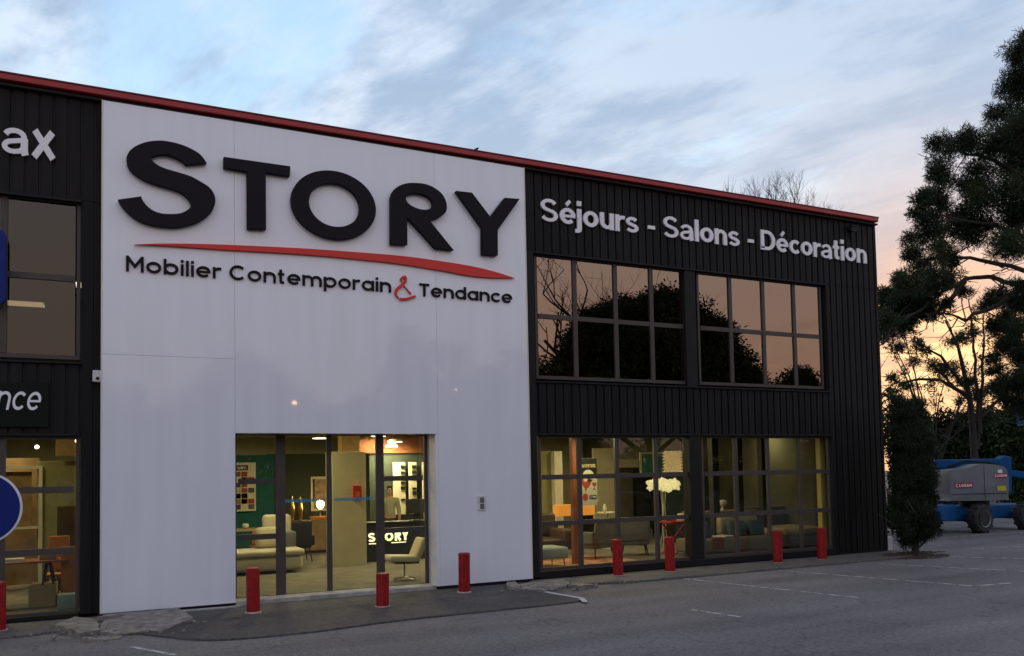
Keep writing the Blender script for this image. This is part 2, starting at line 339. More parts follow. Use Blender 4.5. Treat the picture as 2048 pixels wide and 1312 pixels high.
def lettering(text, x0, x1, z0, cap, y0, y1, m, parent, w=.2, xh=.73, rw=.74, gap=.09, space=.3, two=True, shear=0, one=None, name='letter', con=0):
    """each letter a mesh child of parent (or all in one mesh named `one`), fitted between x0 and x1"""
    G = []; x = 0
    for ch in text:
        if ch == ' ': x += space; continue
        a, S = glyph(ch, w, xh, rw, two); G.append((x, S)); x += a+gap
    tot = x-gap; kx = (x1-x0)/tot; big = MB()
    for gi, (gx, S) in enumerate(G):
        b = big if one else MB()
        for i, (p, c, k_) in enumerate(S):
            # stroke widths are kept in letter units; build in unit space then scale
            t = MB().stroke(p, w*k_, 0, 1, c, con); e = .0006*i
            b.add([(x0+kx*(gx+v[0]+shear*v[2]), (y0-e if v[1] == 0 else y1), z0+cap*v[2]) for v in t.v], t.f)
        if not one: b.build(name, m, parent)
    if one: return big.build(one, m, parent)

# ------------------------------------------------------------------ foliage
def leaf_mesh(name, blobs, per, length, width, m, seed, shell=.55, parent=None, upbias=0.0, flat=1.0):
    """thousands of small leaf faces spread through lumpy crown volumes"""
    g = np.random.default_rng(seed); V = []
    for b in blobs:
        x, y, z, r = b[:4]; fl = b[4] if len(b) > 4 else flat
        n = max(12, int(per*r*r*(.6+.4*fl)))
        d = g.normal(size=(n, 3)); d /= np.linalg.norm(d, axis=1, keepdims=True)
        # sub-clumps: pull the points towards a few tuft centres so gaps open between them
        k = max(4, int(7+r*6)); tc_ = g.normal(size=(k, 3)); tc_ /= np.linalg.norm(tc_, axis=1, keepdims=True)
        tc_ *= g.uniform(.45, 1.0, (k, 1)); idx = g.integers(0, k, n)
        p = tc_[idx]*.72 + d*(g.random((n, 1))**.6)*(1-.55*shell)*.62
        p[:, 2] *= fl
        c = np.array([x, y, z]) + p*r
        o = d*.7+g.normal(size=(n, 3))*.6; o[:, 2] += upbias; o /= np.linalg.norm(o, axis=1, keepdims=True)
        s = np.cross(o, g.normal(size=(n, 3))); s /= np.linalg.norm(s, axis=1, keepdims=True)
        L = length*g.uniform(.6, 1.3, (n, 1)); Wd = width*g.uniform(.6, 1.3, (n, 1))
        V.append(np.stack([c-s*Wd/2, c+s*Wd/2, c+o*L+s*Wd*.3, c+o*L-s*Wd*.3], 1).reshape(-1, 3))
    V = np.concatenate(V); nf = len(V)//4
    me = bpy.data.meshes.new(name); me.vertices.add(len(V)); me.vertices.foreach_set('co', V.astype(np.float32).ravel())
    me.loops.add(nf*4); me.loops.foreach_set('vertex_index', np.arange(nf*4, dtype=np.int32)); me.polygons.add(nf)
    me.polygons.foreach_set('loop_start', np.arange(0, nf*4, 4, dtype=np.int32)); me.update(calc_edges=True); me.validate()
    me.materials.append(m); o = bpy.data.objects.new(name, me); C.objects.link(o)
    if parent: o.parent = parent
    return o
def branches(b, p, d, L, r, depth, g, spread=.55, up=.15, sides=5, kids=(2, 3)):
    pts = [Vector(p)]; d = Vector(d).normalized(); n = 4
    for i in range(n):
        d = (d+Vector((g.uniform(-1, 1), g.uniform(-1, 1), g.uniform(-.6, 1)))*.16+Vector((0, 0, up*.2))).normalized(); pts.append(pts[-1]+d*L/n)
    b.tube(pts, [r*(1-.4*i/n) for i in range(n+1)], sides if depth > 1 else 3, caps=False)
    if depth == 0: return
    for k in range(g.randint(*kids)):
        i = g.randint(2, n); q = pts[i]
        nd = (d+Vector((g.uniform(-1, 1), g.uniform(-1, 1), g.uniform(-.5, .9)))*spread*1.5+Vector((0, 0, up))).normalized()
        branches(b, q, nd, L*g.uniform(.6, .85), r*.6*(1-.25*i/n)+.002, depth-1, g, spread, up, sides, kids)
# ------------------------------------------------------------------ traced outlines and crown volumes (metres)
STORY_S = [(1.47, 7.67), (1.37, 7.8), (1.22, 7.88), (1.05, 7.93), (0.86, 7.95), (0.71, 7.94), (0.53, 7.89), (0.37, 7.8), (0.27, 7.7), (0.22, 7.59), (0.22, 7.51), (0.25, 7.41), (0.32, 7.33), (0.45, 7.25), (0.6, 7.2), (0.76, 7.17), (0.92, 7.14), (1.05, 7.1), (1.16, 7.02), (1.21, 6.94), (1.21, 6.87), (1.15, 6.8), (1.05, 6.74), (0.92, 6.71), (0.76, 6.7), (0.63, 6.73), (0.53, 6.8), (0.46, 6.89), (0.44, 6.95), (0.09, 6.85), (0.15, 6.75), (0.25, 6.64), (0.4, 6.54), (0.58, 6.49), (0.79, 6.48), (0.97, 6.49), (1.15, 6.54), (1.34, 6.63), (1.48, 6.75), (1.57, 6.87), (1.61, 7.01), (1.59, 7.14), (1.51, 7.25), (1.37, 7.33), (1.21, 7.4), (1.02, 7.44), (0.84, 7.47), (0.71, 7.51), (0.62, 7.57), (0.59, 7.62), (0.62, 7.65), (0.71, 7.7), (0.84, 7.72), (0.97, 7.69), (1.08, 7.64), (1.13, 7.59)]
STORY_T = [(1.75, 7.82), (2.89, 7.82), (2.88, 7.64), (2.46, 7.65), (2.46, 6.62), (2.14, 6.6), (2.14, 7.62), (1.75, 7.63)]
STORY_R = [(4.75, 6.6), (4.76, 7.48), (4.81, 7.63), (4.93, 7.74), (5.08, 7.81), (5.24, 7.84), (5.44, 7.85), (5.62, 7.81), (5.78, 7.72), (5.87, 7.6), (5.9, 7.47), (5.88, 7.36), (5.8, 7.27), (5.67, 7.19), (5.54, 7.14), (6.03, 6.61), (5.65, 6.61), (5.11, 7.13), (5.08, 7.14), (5.08, 6.62)]
STORY_RH = [(5.06, 7.52), (5.09, 7.58), (5.17, 7.62), (5.29, 7.65), (5.42, 7.64), (5.53, 7.6), (5.59, 7.54), (5.61, 7.46), (5.57, 7.39), (5.49, 7.35), (5.37, 7.34), (5.25, 7.36), (5.15, 7.4), (5.08, 7.46)]
STORY_Y = [(6.1, 7.8), (6.44, 7.81), (6.83, 7.37), (7.16, 7.8), (7.5, 7.82), (6.99, 7.12), (6.98, 6.6), (6.64, 6.59), (6.65, 7.13)]
STORY_O = [(2.9, 7.11), (4.47, 7.31), (3.65, 7.85), (3.64, 6.58)]
STORY_OI = [(3.22, 7.15), (4.16, 7.27), (3.69, 7.62), (3.68, 6.81)]
SWOOSH = [(0.33, 6.14), (0.81, 6.21), (1.77, 6.29), (3.06, 6.36), (3.98, 6.39), (4.95, 6.41), (5.66, 6.39), (6.39, 6.35), (6.94, 6.28), (7.38, 6.19), (6.88, 6.15), (6.39, 6.15), (5.76, 6.2), (4.94, 6.25), (3.98, 6.26), (3.06, 6.25), (1.77, 6.2), (0.81, 6.17)]
AMP_A = [(4.98, 5.91, 0.0194), (4.97, 5.96, 0.034), (5.0, 6.0, 0.0413), (5.05, 6.02, 0.0388), (5.07, 5.98, 0.0413), (5.05, 5.92, 0.0534), (5.0, 5.86, 0.0582), (4.94, 5.81, 0.0582), (4.88, 5.75, 0.0534), (4.86, 5.69, 0.0388), (4.88, 5.63, 0.0218), (4.92, 5.59, 0.0218)]
AMP_B = [(4.94, 5.58, 0.0437), (5.0, 5.58, 0.0437), (5.08, 5.59, 0.0437), (5.16, 5.62, 0.0437), (5.26, 5.66, 0.0364)]
AMP_C = [(5.03, 5.84, 0.0097), (5.1, 5.77, 0.0146), (5.13, 5.73, 0.0267), (5.17, 5.69, 0.0291)]
PINE_BLOBS = [(28.83, 2.58, 16.82, 0.74), (29.6, 3.5, 15.65, 0.82), (29.54, 2.8, 16.07, 1.07), (29.23, 3.94, 15.06, 0.55), (30.05, 3.66, 14.49, 1.01), (28.84, 2.04, 13.83, 1.37), (28.8, 1.94, 12.05, 1.36), (28.13, 5.47, 14.07, 0.72), (26.93, 3.75, 13.61, 0.6), (27.53, 3.37, 13.51, 0.79), (30.94, 4.75, 13.89, 1.19), (26.91, 4.66, 12.7, 0.65), (28.98, 5.1, 13.14, 0.87), (28.72, 3.85, 11.95, 1.12), (30.19, 3.8, 11.57, 1.11), (25.37, 4.19, 11.47, 0.52), (27.34, 5.15, 11.95, 0.66), (27.38, 6.08, 11.67, 0.45), (26.79, 5.02, 10.92, 0.69), (28.33, 5.13, 11.35, 0.84), (28.93, 4.58, 10.8, 0.92), (27.84, 2.74, 9.74, 0.86), (27.11, 5.82, 10.65, 0.56), (26.42, 5.53, 9.85, 0.55), (26.37, 4.39, 9.84, 0.6), (24.45, 4.31, 8.58, 0.55), (27.72, 6.01, 9.53, 0.64), (27.17, 4.71, 9.54, 0.47), (26.25, 6.19, 8.59, 0.63), (27.43, 6.25, 8.73, 0.64), (26.04, 6.32, 7.7, 0.56), (26.5, 6.95, 7.19, 0.38), (26.39, 4.84, 8.36, 0.47), (26.84, 6.26, 8.04, 0.49), (27.0, 4.76, 8.03, 0.32), (27.88, 6.28, 8.31, 0.46), (26.37, 6.78, 8.53, 0.57), (23.93, 4.9, 7.27, 0.52), (28.41, 2.82, 8.41, 0.42), (28.62, 3.1, 7.26, 0.81), (30.8, 5.04, 7.35, 0.65), (29.49, 3.62, 6.04, 0.83), (29.47, 4.37, 6.42, 0.44), (28.69, 3.52, 5.11, 0.53), (28.88, 4.23, 5.61, 0.33), (30.02, 3.05, 8.06, 1.07), (29.9, 3.07, 6.26, 1.07), (28.91, 4.39, 8.15, 0.37), (25.81, 5.93, 7.3, 0.48), (27.22, 6.51, 7.68, 0.53), (26.94, 5.75, 7.77, 0.48), (28.15, 6.13, 8.19, 0.5), (26.39, 6.69, 8.32, 0.64), (27.23, 6.78, 9.17, 0.65), (26.66, 5.81, 8.36, 0.67), (25.77, 4.19, 8.67, 0.63), (28.61, 5.58, 9.22, 0.49), (29.38, 5.64, 8.82, 0.34), (30.38, 4.93, 8.65, 0.49), (29.63, 3.98, 8.03, 0.62), (29.64, 4.58, 7.58, 0.48), (28.37, 3.25, 6.38, 0.59), (30.14, 4.93, 5.21, 0.49), (29.82, 4.09, 4.56, 0.62), (27.99, 3.75, 5.91, 0.35), (28.24, 2.79, 5.1, 0.69)]
SAP_BLOBS = [(32.11, 7.76, 7.57, 0.46), (31.94, 8.15, 7.41, 0.38), (31.05, 6.57, 7.52, 0.32), (31.36, 8.08, 6.17, 0.5), (30.25, 7.75, 6.29, 0.37), (29.24, 7.62, 7.08, 0.4), (28.79, 8.15, 7.1, 0.41), (29.42, 8.96, 5.99, 0.38), (30.35, 8.71, 6.63, 0.34), (30.74, 6.73, 5.58, 0.36), (32.23, 7.3, 5.11, 0.54), (31.7, 6.29, 5.2, 0.44), (33.46, 6.94, 5.0, 0.46), (31.06, 7.25, 4.87, 0.28), (32.83, 7.65, 4.27, 0.63), (32.41, 8.07, 4.3, 0.38), (32.15, 6.91, 8.78, 0.33), (32.0, 8.2, 6.36, 0.38), (29.73, 7.74, 6.92, 0.28), (28.64, 7.83, 5.43, 0.32)]
SAP_TRUNK = [[(31.93, 7.34, 2.22), (31.84, 7.31, 3.66), (31.74, 7.3, 4.89), (31.46, 7.36, 6.33), (31.27, 7.4, 7.16), (30.81, 7.58, 8.19)], [(32.02, 7.27, 2.83), (32.05, 7.14, 4.88), (31.92, 7.12, 6.53), (31.79, 7.1, 8.17), (31.67, 7.11, 8.99)], [(32.08, 7.21, 3.45), (32.18, 7.07, 5.09), (32.25, 6.94, 6.93), (32.27, 6.85, 8.57)], [(31.74, 7.3, 4.89), (31.0, 7.62, 5.62), (30.44, 7.85, 6.25)], [(31.52, 7.37, 5.51), (30.63, 7.74, 6.66), (29.89, 8.07, 7.29)], [(31.65, 7.33, 5.1), (30.63, 7.79, 5.73), (29.52, 8.33, 5.76), (28.87, 8.65, 5.57)], [(32.02, 7.2, 4.06), (32.85, 6.76, 4.87), (33.22, 6.57, 5.06)]]
PINE_LIMBS = [[(31.1, 3.03, 7.4), (29.95, 3.52, 8.6), (29.13, 3.9, 8.85), (28.56, 4.17, 8.98), (27.83, 4.53, 8.92), (27.02, 4.95, 8.48), (26.37, 5.3, 7.87), (25.47, 5.77, 7.07), (25.15, 5.95, 6.63)], [(30.92, 2.98, 9.94), (29.95, 3.43, 10.32), (28.8, 3.95, 10.89), (27.82, 4.42, 11.09), (26.84, 4.88, 11.29)], [(30.92, 2.88, 11.75), (29.61, 3.47, 12.68), (28.31, 4.06, 13.43), (27.16, 4.6, 13.64)], [(31.01, 2.99, 8.85), (29.79, 3.56, 9.24), (28.32, 4.26, 9.63), (27.34, 4.72, 9.83), (26.2, 5.28, 9.68)], [(30.83, 2.83, 13.56), (29.93, 3.21, 14.66), (28.95, 3.67, 14.96)], [(31.18, 3.1, 5.23), (29.96, 3.63, 6.34), (29.14, 3.99, 7.08)], [(27.83, 4.53, 8.92), (27.34, 4.8, 8.21), (26.86, 5.06, 7.76), (26.53, 5.22, 7.72)], [(29.71, 3.64, 8.52), (28.81, 4.1, 7.99), (27.83, 4.6, 7.47), (27.18, 4.91, 7.7)]]
PINE_TRUNK = [(31.44, 3.21, 0.7), (31.3, 3.08, 4.5), (31.09, 2.99, 8.12), (30.89, 2.9, 11.75), (30.67, 2.86, 14.47), (30.17, 2.98, 16.83), (29.84, 3.09, 17.74)]
HEDGE_BLOBS = [(36.37, 11.81, 3.34, 0.82), (37.24, 11.39, 3.24, 1.01), (38.33, 10.86, 3.41, 1.09), (39.3, 10.39, 3.27, 1.09), (35.87, 12.02, 3.9, 0.63), (40.17, 9.95, 3.61, 1.45), (37.78, 11.15, 2.82, 0.97), (38.87, 10.63, 2.68, 0.97), (36.05, 12.01, 2.5, 0.97), (36.92, 11.6, 2.36, 0.97), (39.96, 10.12, 2.41, 1.21)]
BUSH_BLOBS = [(22.93, 3.8, 4.55, 0.39), (23.15, 3.72, 3.97, 0.52), (22.79, 3.93, 3.41, 0.59), (22.71, 3.94, 3.9, 0.49), (23.01, 3.84, 3.08, 0.59), (23.81, 3.43, 3.39, 0.39), (23.16, 3.8, 2.43, 0.59)]
BARE_BASE = (34.45, 19.42, 3.25)
BARE_TOP = [(34.15, 18.75, 18.65, 0.03), (31.16, 20.25, 17.75, 0.03), (36.41, 17.74, 17.08, 0.03)]
SPARSE_BLOBS = [(31.14, 10.68, 8.59, 0.4), (31.17, 9.98, 8.77, 0.41), (33.67, 10.01, 8.98, 0.5), (34.6, 9.05, 8.51, 0.45), (35.07, 9.11, 8.94, 0.42), (36.34, 9.31, 8.96, 0.31), (30.64, 10.36, 7.96, 0.41), (31.28, 9.39, 7.99, 0.35), (34.4, 8.65, 8.12, 0.3), (31.66, 11.0, 7.72, 0.53), (31.51, 9.83, 7.32, 0.4), (34.58, 8.24, 7.47, 0.52), (32.43, 11.26, 7.31, 0.31), (33.15, 10.26, 7.07, 0.34), (34.79, 8.88, 7.05, 0.36), (32.67, 11.14, 6.66, 0.4), (33.15, 9.4, 6.47, 0.35), (34.7, 9.55, 6.6, 0.32), (34.17, 8.58, 6.25, 0.37), (35.53, 8.54, 6.34, 0.43), (32.19, 11.19, 5.77, 0.5), (32.99, 11.09, 5.85, 0.54), (33.78, 10.61, 5.76, 0.45), (32.92, 9.69, 5.98, 0.52), (34.14, 9.64, 5.93, 0.5), (33.93, 9.03, 5.89, 0.46), (34.03, 8.51, 5.68, 0.49), (35.41, 8.81, 5.61, 0.34), (31.75, 11.5, 5.38, 0.31), (32.37, 11.24, 5.32, 0.33), (32.85, 10.65, 5.11, 0.46), (34.16, 10.63, 5.53, 0.3), (35.05, 8.42, 5.16, 0.46), (30.69, 10.26, 4.82, 0.42), (34.93, 8.98, 4.46, 0.5), (35.11, 8.43, 4.43, 0.42), (31.15, 10.2, 4.04, 0.3), (34.33, 9.2, 4.01, 0.4), (35.9, 8.99, 4.24, 0.44)]
SPARSE_BASE = (32.98, 10.16, 2.48)
# ------------------------------------------------------------------ shared materials
m_clad = mat('black cladding', (.0105, .0093, .0095), .6, var=.4, scale=2.2, spec=.15, stretch=(2.4, 1, .15))
m_clad2 = mat('black groove', (.006, .006, .007), .7, var=.2)
m_white = mat('white gloss panel', (.75, .765, .845), .45, var=.035, scale=1.6, stretch=(2.2, 1, .22), coat=1.0)
m_trim = mat('cream trim', (.72, .66, .55), .5, var=.05)
m_red = mat('red coping paint', (.31, .016, .016), .5, var=.15, scale=1.5)
m_dark = mat('dark metal', (.011, .010, .011), .55, var=.15, spec=.2)
m_frame = mat('bronze aluminium', (.066, .053, .048), .5, var=.1, scale=4, spec=.3)
m_letter = mat('black sign letters', (.0085, .0068, .0095), .6, var=.1, spec=.15)
m_lred = mat('red sign face', (.62, .022, .014), .5, var=.06)
m_lwhite = mat('white sign letters', (.80, .79, .82), .5, var=.04)
m_green = mat('dark green board', (.004, .008, .005), .6, var=.1, spec=.15)
m_blue = mat('blue sign', (.003, .016, .16), .5, var=.08, spec=.2)
m_boll = mat('red bollard paint', (.27, .006, .008), .5, spec=.3, var=.32, scale=9, bump=.2, bscale=30)
m_pink = mat('pale bollard foot', (.42, .33, .33), .8, var=.3, scale=20)
m_asph = asphalt('asphalt', (.095, .090, .089), (.182, .172, .171))
m_pave = asphalt('pavement', (.085, .078, .072), (.13, .12, .11), .9)
m_apron = asphalt('apron asphalt', (.048, .045, .045), (.085, .081, .08), .5)
m_conc = mat('broken concrete', (.21, .19, .165), .95, var=.45, scale=6, bump=.6, bscale=35)
m_line = worn_paint('worn white paint', (.46, .46, .47), .45)
m_gl_low = glass('clear shop glass', (.86, .89, .82), (1, 1, 1), .03, .55)
m_gl_up = glass('bronze mirror glass', (.20, .145, .10), (.64, .46, .35), .37, .30)
m_wood = mat('warm wood', (.30, .19, .09), .5, var=.25, scale=6)
m_rubber = mat('tyre rubber', (.025, .024, .024), .85, var=.3, scale=8, bump=.4)
def K(v, Y): return v*(15+Y)/15                       # X seen on the wall plane -> X at depth Y
def KZ(z, Y): return 2.2+(z-2.2)*(15+Y)/15
# ------------------------------------------------------------------ ground
tag(MB().add([(-300, -300, 0), (400, -300, 0), (400, 400, 0), (-300, 400, 0)], [(0, 1, 2, 3)]).build('parking_lot', m_asph), kind='structure')
def wob(pts, s, a=.03, k=6):
    g = random.Random(s); o = []
    for i in range(len(pts)):
        p, q = pts[i], pts[(i+1) % len(pts)]
        for j in range(k): t = j/k; o.append((p[0]+(q[0]-p[0])*t+(g.uniform(-a, a) if j else 0), p[1]+(q[1]-p[1])*t+(g.uniform(-a, a) if j else 0)))
    return o
tag(MB().prism(wob([(7.6, .1), (7.7, -.75), (9.4, -1.12), (13.2, -1.1), (17.0, -1.05), (18.4, -.9), (18.6, .1)], 1, .025), -.05, .05, 'Z').build('pavement', m_pave, bevel=.02), kind='structure')
tag(MB().prism(wob([(-9, .1), (-9, -1.15), (-1.2, -1.12), (-.5, -.95), (-.1, .1)], 2, .025), -.05, .045, 'Z').build('pavement', m_pave, bevel=.02), kind='structure')
apr = smooth_poly([(-.1, .1), (.2, -1.4), (.76, -2.35), (1.35, -2.92), (2.55, -3.02), (3.98, -2.78), (5.67, -2.74), (6.9, -2.7), (7.3, -2.5), (7.4, -1.6), (7.45, -.4), (7.6, .1)], (0, 11), 4)
tag(MB().prism(apr, -.05, .03, 'Z').build('apron', m_apron, bevel=.015), kind='structure')
tag(MB().box(1.94, 5.63, .05, .52, .02, .105).build('threshold', mat('pale cement', (.34, .32, .29), .9, var=.3, scale=6), bevel=.01), kind='structure')
tag(MB().prism(wob([(.9, -.02), (1.0, -.16), (1.9, -.13), (2.05, -.02)], 14, .02, 5), .02, .05, 'Z').build('cement_strip', mat('cement strip', (.38, .36, .33), .9, var=.35, scale=8)), kind='structure')
# painted bay lines, worn
lines = MB()
def pline(p, q, w, z=.004):
    p, q = Vector((*p, z)), Vector((*q, z)); d = (q-p).normalized(); n = Vector((-d.y, d.x, 0))*w/2
    lines.add([p-n, q-n, q+n, p+n], [(0, 1, 2, 3)])
for p, q in [((13.1, -1.15), (14.2, -5.0)), ((15.6, -1.12), (17.3, -4.9)), ((18.15, -1.2), (20.4, -4.4)), ((23.1, 2.3), (29.5, 1.9)), ((10.56, -1.15), (11.4, -4.8)), ((14.15, -4.95), (15.1, -5.05)), ((20.5, -.4), (24.5, -1.6)), ((22.0, 3.6), (34, 4.4)), ((8.3, -4.3), (8.5, -5.2)), ((.25, -2.7), (.75, -3.6))]: pline(p, q, .07)
tag(lines.build('bay_lines', m_line), kind='structure')
tag(MB().prism([(7.13, -1.3), (7.25, -1.35), (7.42, -2.45), (7.25, -2.85), (7.16, -2.85), (7.32, -2.4)], .028, .034, 'Z').build('edge_paint', mat('faded white edge paint', (.42, .42, .42), .8, var=.3, scale=9)), kind='structure')
# ------------------------------------------------------------------ broken kerb pieces
def slab(name, poly, z, h, tilt, label, seed):
    g = random.Random(seed); cx = sum(p[0] for p in poly)/len(poly); cy = sum(p[1] for p in poly)/len(poly)
    P = wob([(x-cx, y-cy) for x, y in poly], seed, .035, 3); n = len(P); b = MB()
    vs = [(x*g.uniform(.97, 1.0), y*g.uniform(.97, 1.0), -h-.05) for x, y in P]+[(x*g.uniform(.96, 1.02), y*g.uniform(.96, 1.02), -h*.5) for x, y in P]+[(x, y, g.uniform(-.006, .006)) for x, y in P]+[(0, 0, .004)]
    fs = []
    for lv in (0, 1):
        for i in range(n): k = (i+1) % n; fs.append((lv*n+i, lv*n+k, (lv+1)*n+k, (lv+1)*n+i))
    fs += [(2*n+i, 2*n+(i+1) % n, 3*n) for i in range(n)]
    o = b.add(vs, fs).build(name, m_conc); o.location = (cx, cy-.1, z-.022); o.rotation_euler = tilt
    return tag(o, label, 'concrete slab', 'broken concrete pieces along the shop front')
slab('concrete_slab', [(-.17, -1.36), (-.08, -.5), (.51, -.2), (.97, -.15), (1.15, -1.12), (.72, -1.72), (.19, -1.7)], .10, .12, (.05, -.03, 0), 'largest broken concrete slab tilted in front of the left white panel', 3)
slab('concrete_slab', [(-.74, -.78), (-.5, -.19), (-.2, -.5), (-.14, -1.38), (-.39, -1.56)], .12, .12, (.03, .05, 0), 'grey broken concrete slab below the black corner post left of the white panel', 4)
slab('concrete_slab', [(-.2, -.3), (-.1, -.08), (.9, -.04), (.95, -.16), (.4, -.26)], .12, .1, (.03, 0, 0), 'long thin concrete strip tucked under the left white panel', 5)
slab('concrete_slab', [(.15, -1.75), (.1, -1.95), (-.3, -1.95), (-.35, -1.65)], .05, .06, (0, .04, 0), 'small flat concrete fragment lying loose at the road edge on the left', 6)
slab('concrete_slab', [(7.0, -.1), (7.22, .0), (7.12, -.5), (6.85, -1.0), (6.75, -.6)], .11, .12, (.04, .10, 0), 'narrow leaning kerb stone under the right end of the white panel', 7)
slab('concrete_slab', [(7.15, -.3), (8.15, -.34), (7.98, -.85), (7.44, -1.12), (6.95, -.96)], .08, .09, (.05, -.04, 0), 'wide cracked concrete slab at the right corner of the dark apron', 8)
slab('concrete_slab', [(7.95, -.86), (8.45, -.66), (8.35, -1.15), (7.85, -1.36)], .09, .1, (-.03, .06, .1), 'sandy coloured concrete lump at the start of the right pavement', 9)
st = MB(); g = random.Random(5)
for i in range(170):
    x, y = (g.gauss(.1, .55), g.gauss(-1.3, .4)) if i % 2 else (g.gauss(7.8, .5), g.gauss(-1.05, .28)); s = g.uniform(.012, .05)
    if y > -.1: continue
    st.cbox((x, y, .035+s*.3), (s*1.6, s, s*.9), g.uniform(0, 3), g.uniform(-.4, .4), g.uniform(-.4, .4))
tag(st.build('rubble', m_conc), 'loose concrete crumbs scattered beside the broken slabs', 'rubble', kind='stuff')
tag(MB().box(18.14, 18.62, .45, .9, 0, .36).build('white_block', mat('white block', (.62, .6, .58), .8, var=.15), bevel=.02), 'small whitewashed block at the foot of the black building corner', 'block')
# ------------------------------------------------------------------ the store building
B_ = empty('store_building', (0, 0, 0), 'two storey black clad furniture store with red coping and a tall white entrance panel', 'building')
cl = MB(); gr = MB()
def boards(x0, x1, z0, z1, org):
    k0 = math.floor((x0-org)/.2)-1; k1 = math.ceil((x1-org)/.2)+1
    for k in range(k0, k1):
        a, b = max(x0, org+k*.2+.014), min(x1, org+(k+1)*.2-.014)
        if b-a > .02: cl.prism([(a, .16), (a+.006, .122), (b-.006, .122), (b, .16)], z0, z1, 'Z')
    gr.box(x0, x1, .158, .36, z0+.001, z1-.001)
boards(7.72, 18.06, 6.84, 8.53, 7.75); boards(7.9, 16.2, 3.04, 4.09, 7.75); boards(16.2, 18.06, .09, 6.836, 7.75)
cl.build('cladding', m_clad, B_, bevel=.003, seg=1); gr.build('cladding_backing', m_clad2, B_); cl = MB(); gr = MB()
boards(-9, -.14, 6.84, 8.53, -9.05); boards(-9, -.45, 3.0, 4.12, -9.05); boards(-.45, -.14, .09, 6.836, -9.05); boards(-9, -6.2, .09, 2.998, -9.05); boards(-9, -6.2, 4.124, 6.836, -9.05)
cl.build('cladding', m_clad, B_, bevel=.003, seg=1); gr.build('cladding_backing', m_clad2, B_)
pl = MB().box(7.70, 7.898, .10, .36, .09, 6.836).box(11.80, 12.10, .13, .40, .2, 3.036).box(11.80, 12.10, .13, .40, 4.094, 6.836).box(7.9, 16.2, .10, .34, .06, .205).box(16.2, 18.06, .135, .30, .03, .088)
pl.box(7.9, 16.24, .085, .36, 4.09, 4.13).box(7.9, 16.2, .10, .36, 3.0, 3.04).box(7.9, 16.2, .10, .36, 6.80, 6.84).build('window_surround', m_dark, B_, bevel=.006, seg=1)
MB().box(-6.2, -.45, .10, .34, .05, .12).box(-6.2, -.42, .085, .36, 4.125, 4.16).box(-6.2, -.45, .10, .36, 2.96, 3.0).box(-6.2, -.45, .10, .36, 6.80, 6.84).build('window_surround', m_dark, B_, bevel=.006, seg=1)
wp = MB()
for x0, x1, z0, z1 in [(-.135, 1.9385, .09, 4.2995), (-.135, 1.9385, 4.302, 8.53), (1.941, 5.688, 3.012, 8.53), (5.691, 7.66, .09, 8.53), (5.632, 5.688, .09, 3.007)]: wp.box(x0, x1, 0, .12, z0, z1)
wp.build('white_panel', m_white, B_, bevel=.003, seg=1)
MB().box(5.632, 5.70, .121, .52, .09, 3.07).box(1.86, 1.938, .121, .52, .09, 3.07).box(1.939, 5.631, .121, .52, 3.012, 3.07).build('door_reveal', m_white, B_)
MB().box(-.155, -.137, -.004, .14, .088, 8.535).build('edge_trim', m_trim, B_); MB().box(7.662, 7.682, -.004, .14, .088, 8.535).build('edge_trim', m_trim, B_)
MB().box(-.13, 1.86, .122, .36, .05, 8.53).box(5.70, 7.66, .122, .36, .05, 8.53).box(1.86, 5.70, .122, .36, 3.072, 8.53).box(-.14, 1.9, .02, .12, .035, .085).box(5.64, 7.68, .02, .12, .035, .085).build('front_wall', m_dark, B_)
co = MB().box(-9.1, 17.99, -.05, .40, 8.592, 8.695)
cr = co.build('coping', m_red, B_, bevel=.012)
MB().box(-9.1, 18.0, -.062, .42, 8.696, 8.716).build('coping_lip', mat('dark red lip', (.10, .012, .014), .5), cr)
MB().box(-9, 18.05, .03, .36, 8.532, 8.573).build('shadow_strip', m_clad2, B_)  # black strip painted in for the shadow under the coping
MB().box(17.86, 18.05, .362, 22, 0, 8.53).box(-9, -8.8, .362, 22, 0, 8.53).box(-8.8, 17.86, 21.8, 22, 0, 8.53).build('outer_wall', m_clad, B_)
MB().box(-8.99, 18.04, .365, 21.99, 8.535, 8.62).build('roof', m_dark, B_)
m_ceil = mat('ceiling', (.42, .37, .26), .85, var=.1); m_floor = mat('carpet floor', (.14, .125, .10), .8, var=.25, scale=3, bump=.3)
m_wallc = mat('cream inner wall', (.50, .45, .30), .8, var=.08); m_osb = mat('ochre board', (.32, .20, .075), .75, var=.2, scale=8)
MB().box(-8.79, 17.85, .522, 14.99, .02, .10).box(-8.79, 1.86, .362, .521, .02, .10).box(5.70, 17.85, .362, .521, .02, .10).build('inner_floor', m_floor, B_)
MB().box(-8.79, 17.85, .37, 14.99, 3.66, 3.86).build('ceiling', m_ceil, B_)
MB().box(-8.79, 17.85, 15.0, 15.15, .02, 8.4).box(17.70, 17.85, .37, 14.99, .101, 3.655).box(-8.79, -8.65, .37, 14.99, .101, 8.4).build('inner_wall', m_wallc, B_)
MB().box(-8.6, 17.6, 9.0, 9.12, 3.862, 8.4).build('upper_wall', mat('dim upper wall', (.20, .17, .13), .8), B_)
MB().box(-8.6, 17.6, .40, 8.99, 7.0, 7.1).build('upper_ceiling', mat('upper ceiling', (.3, .27, .22), .8), B_)
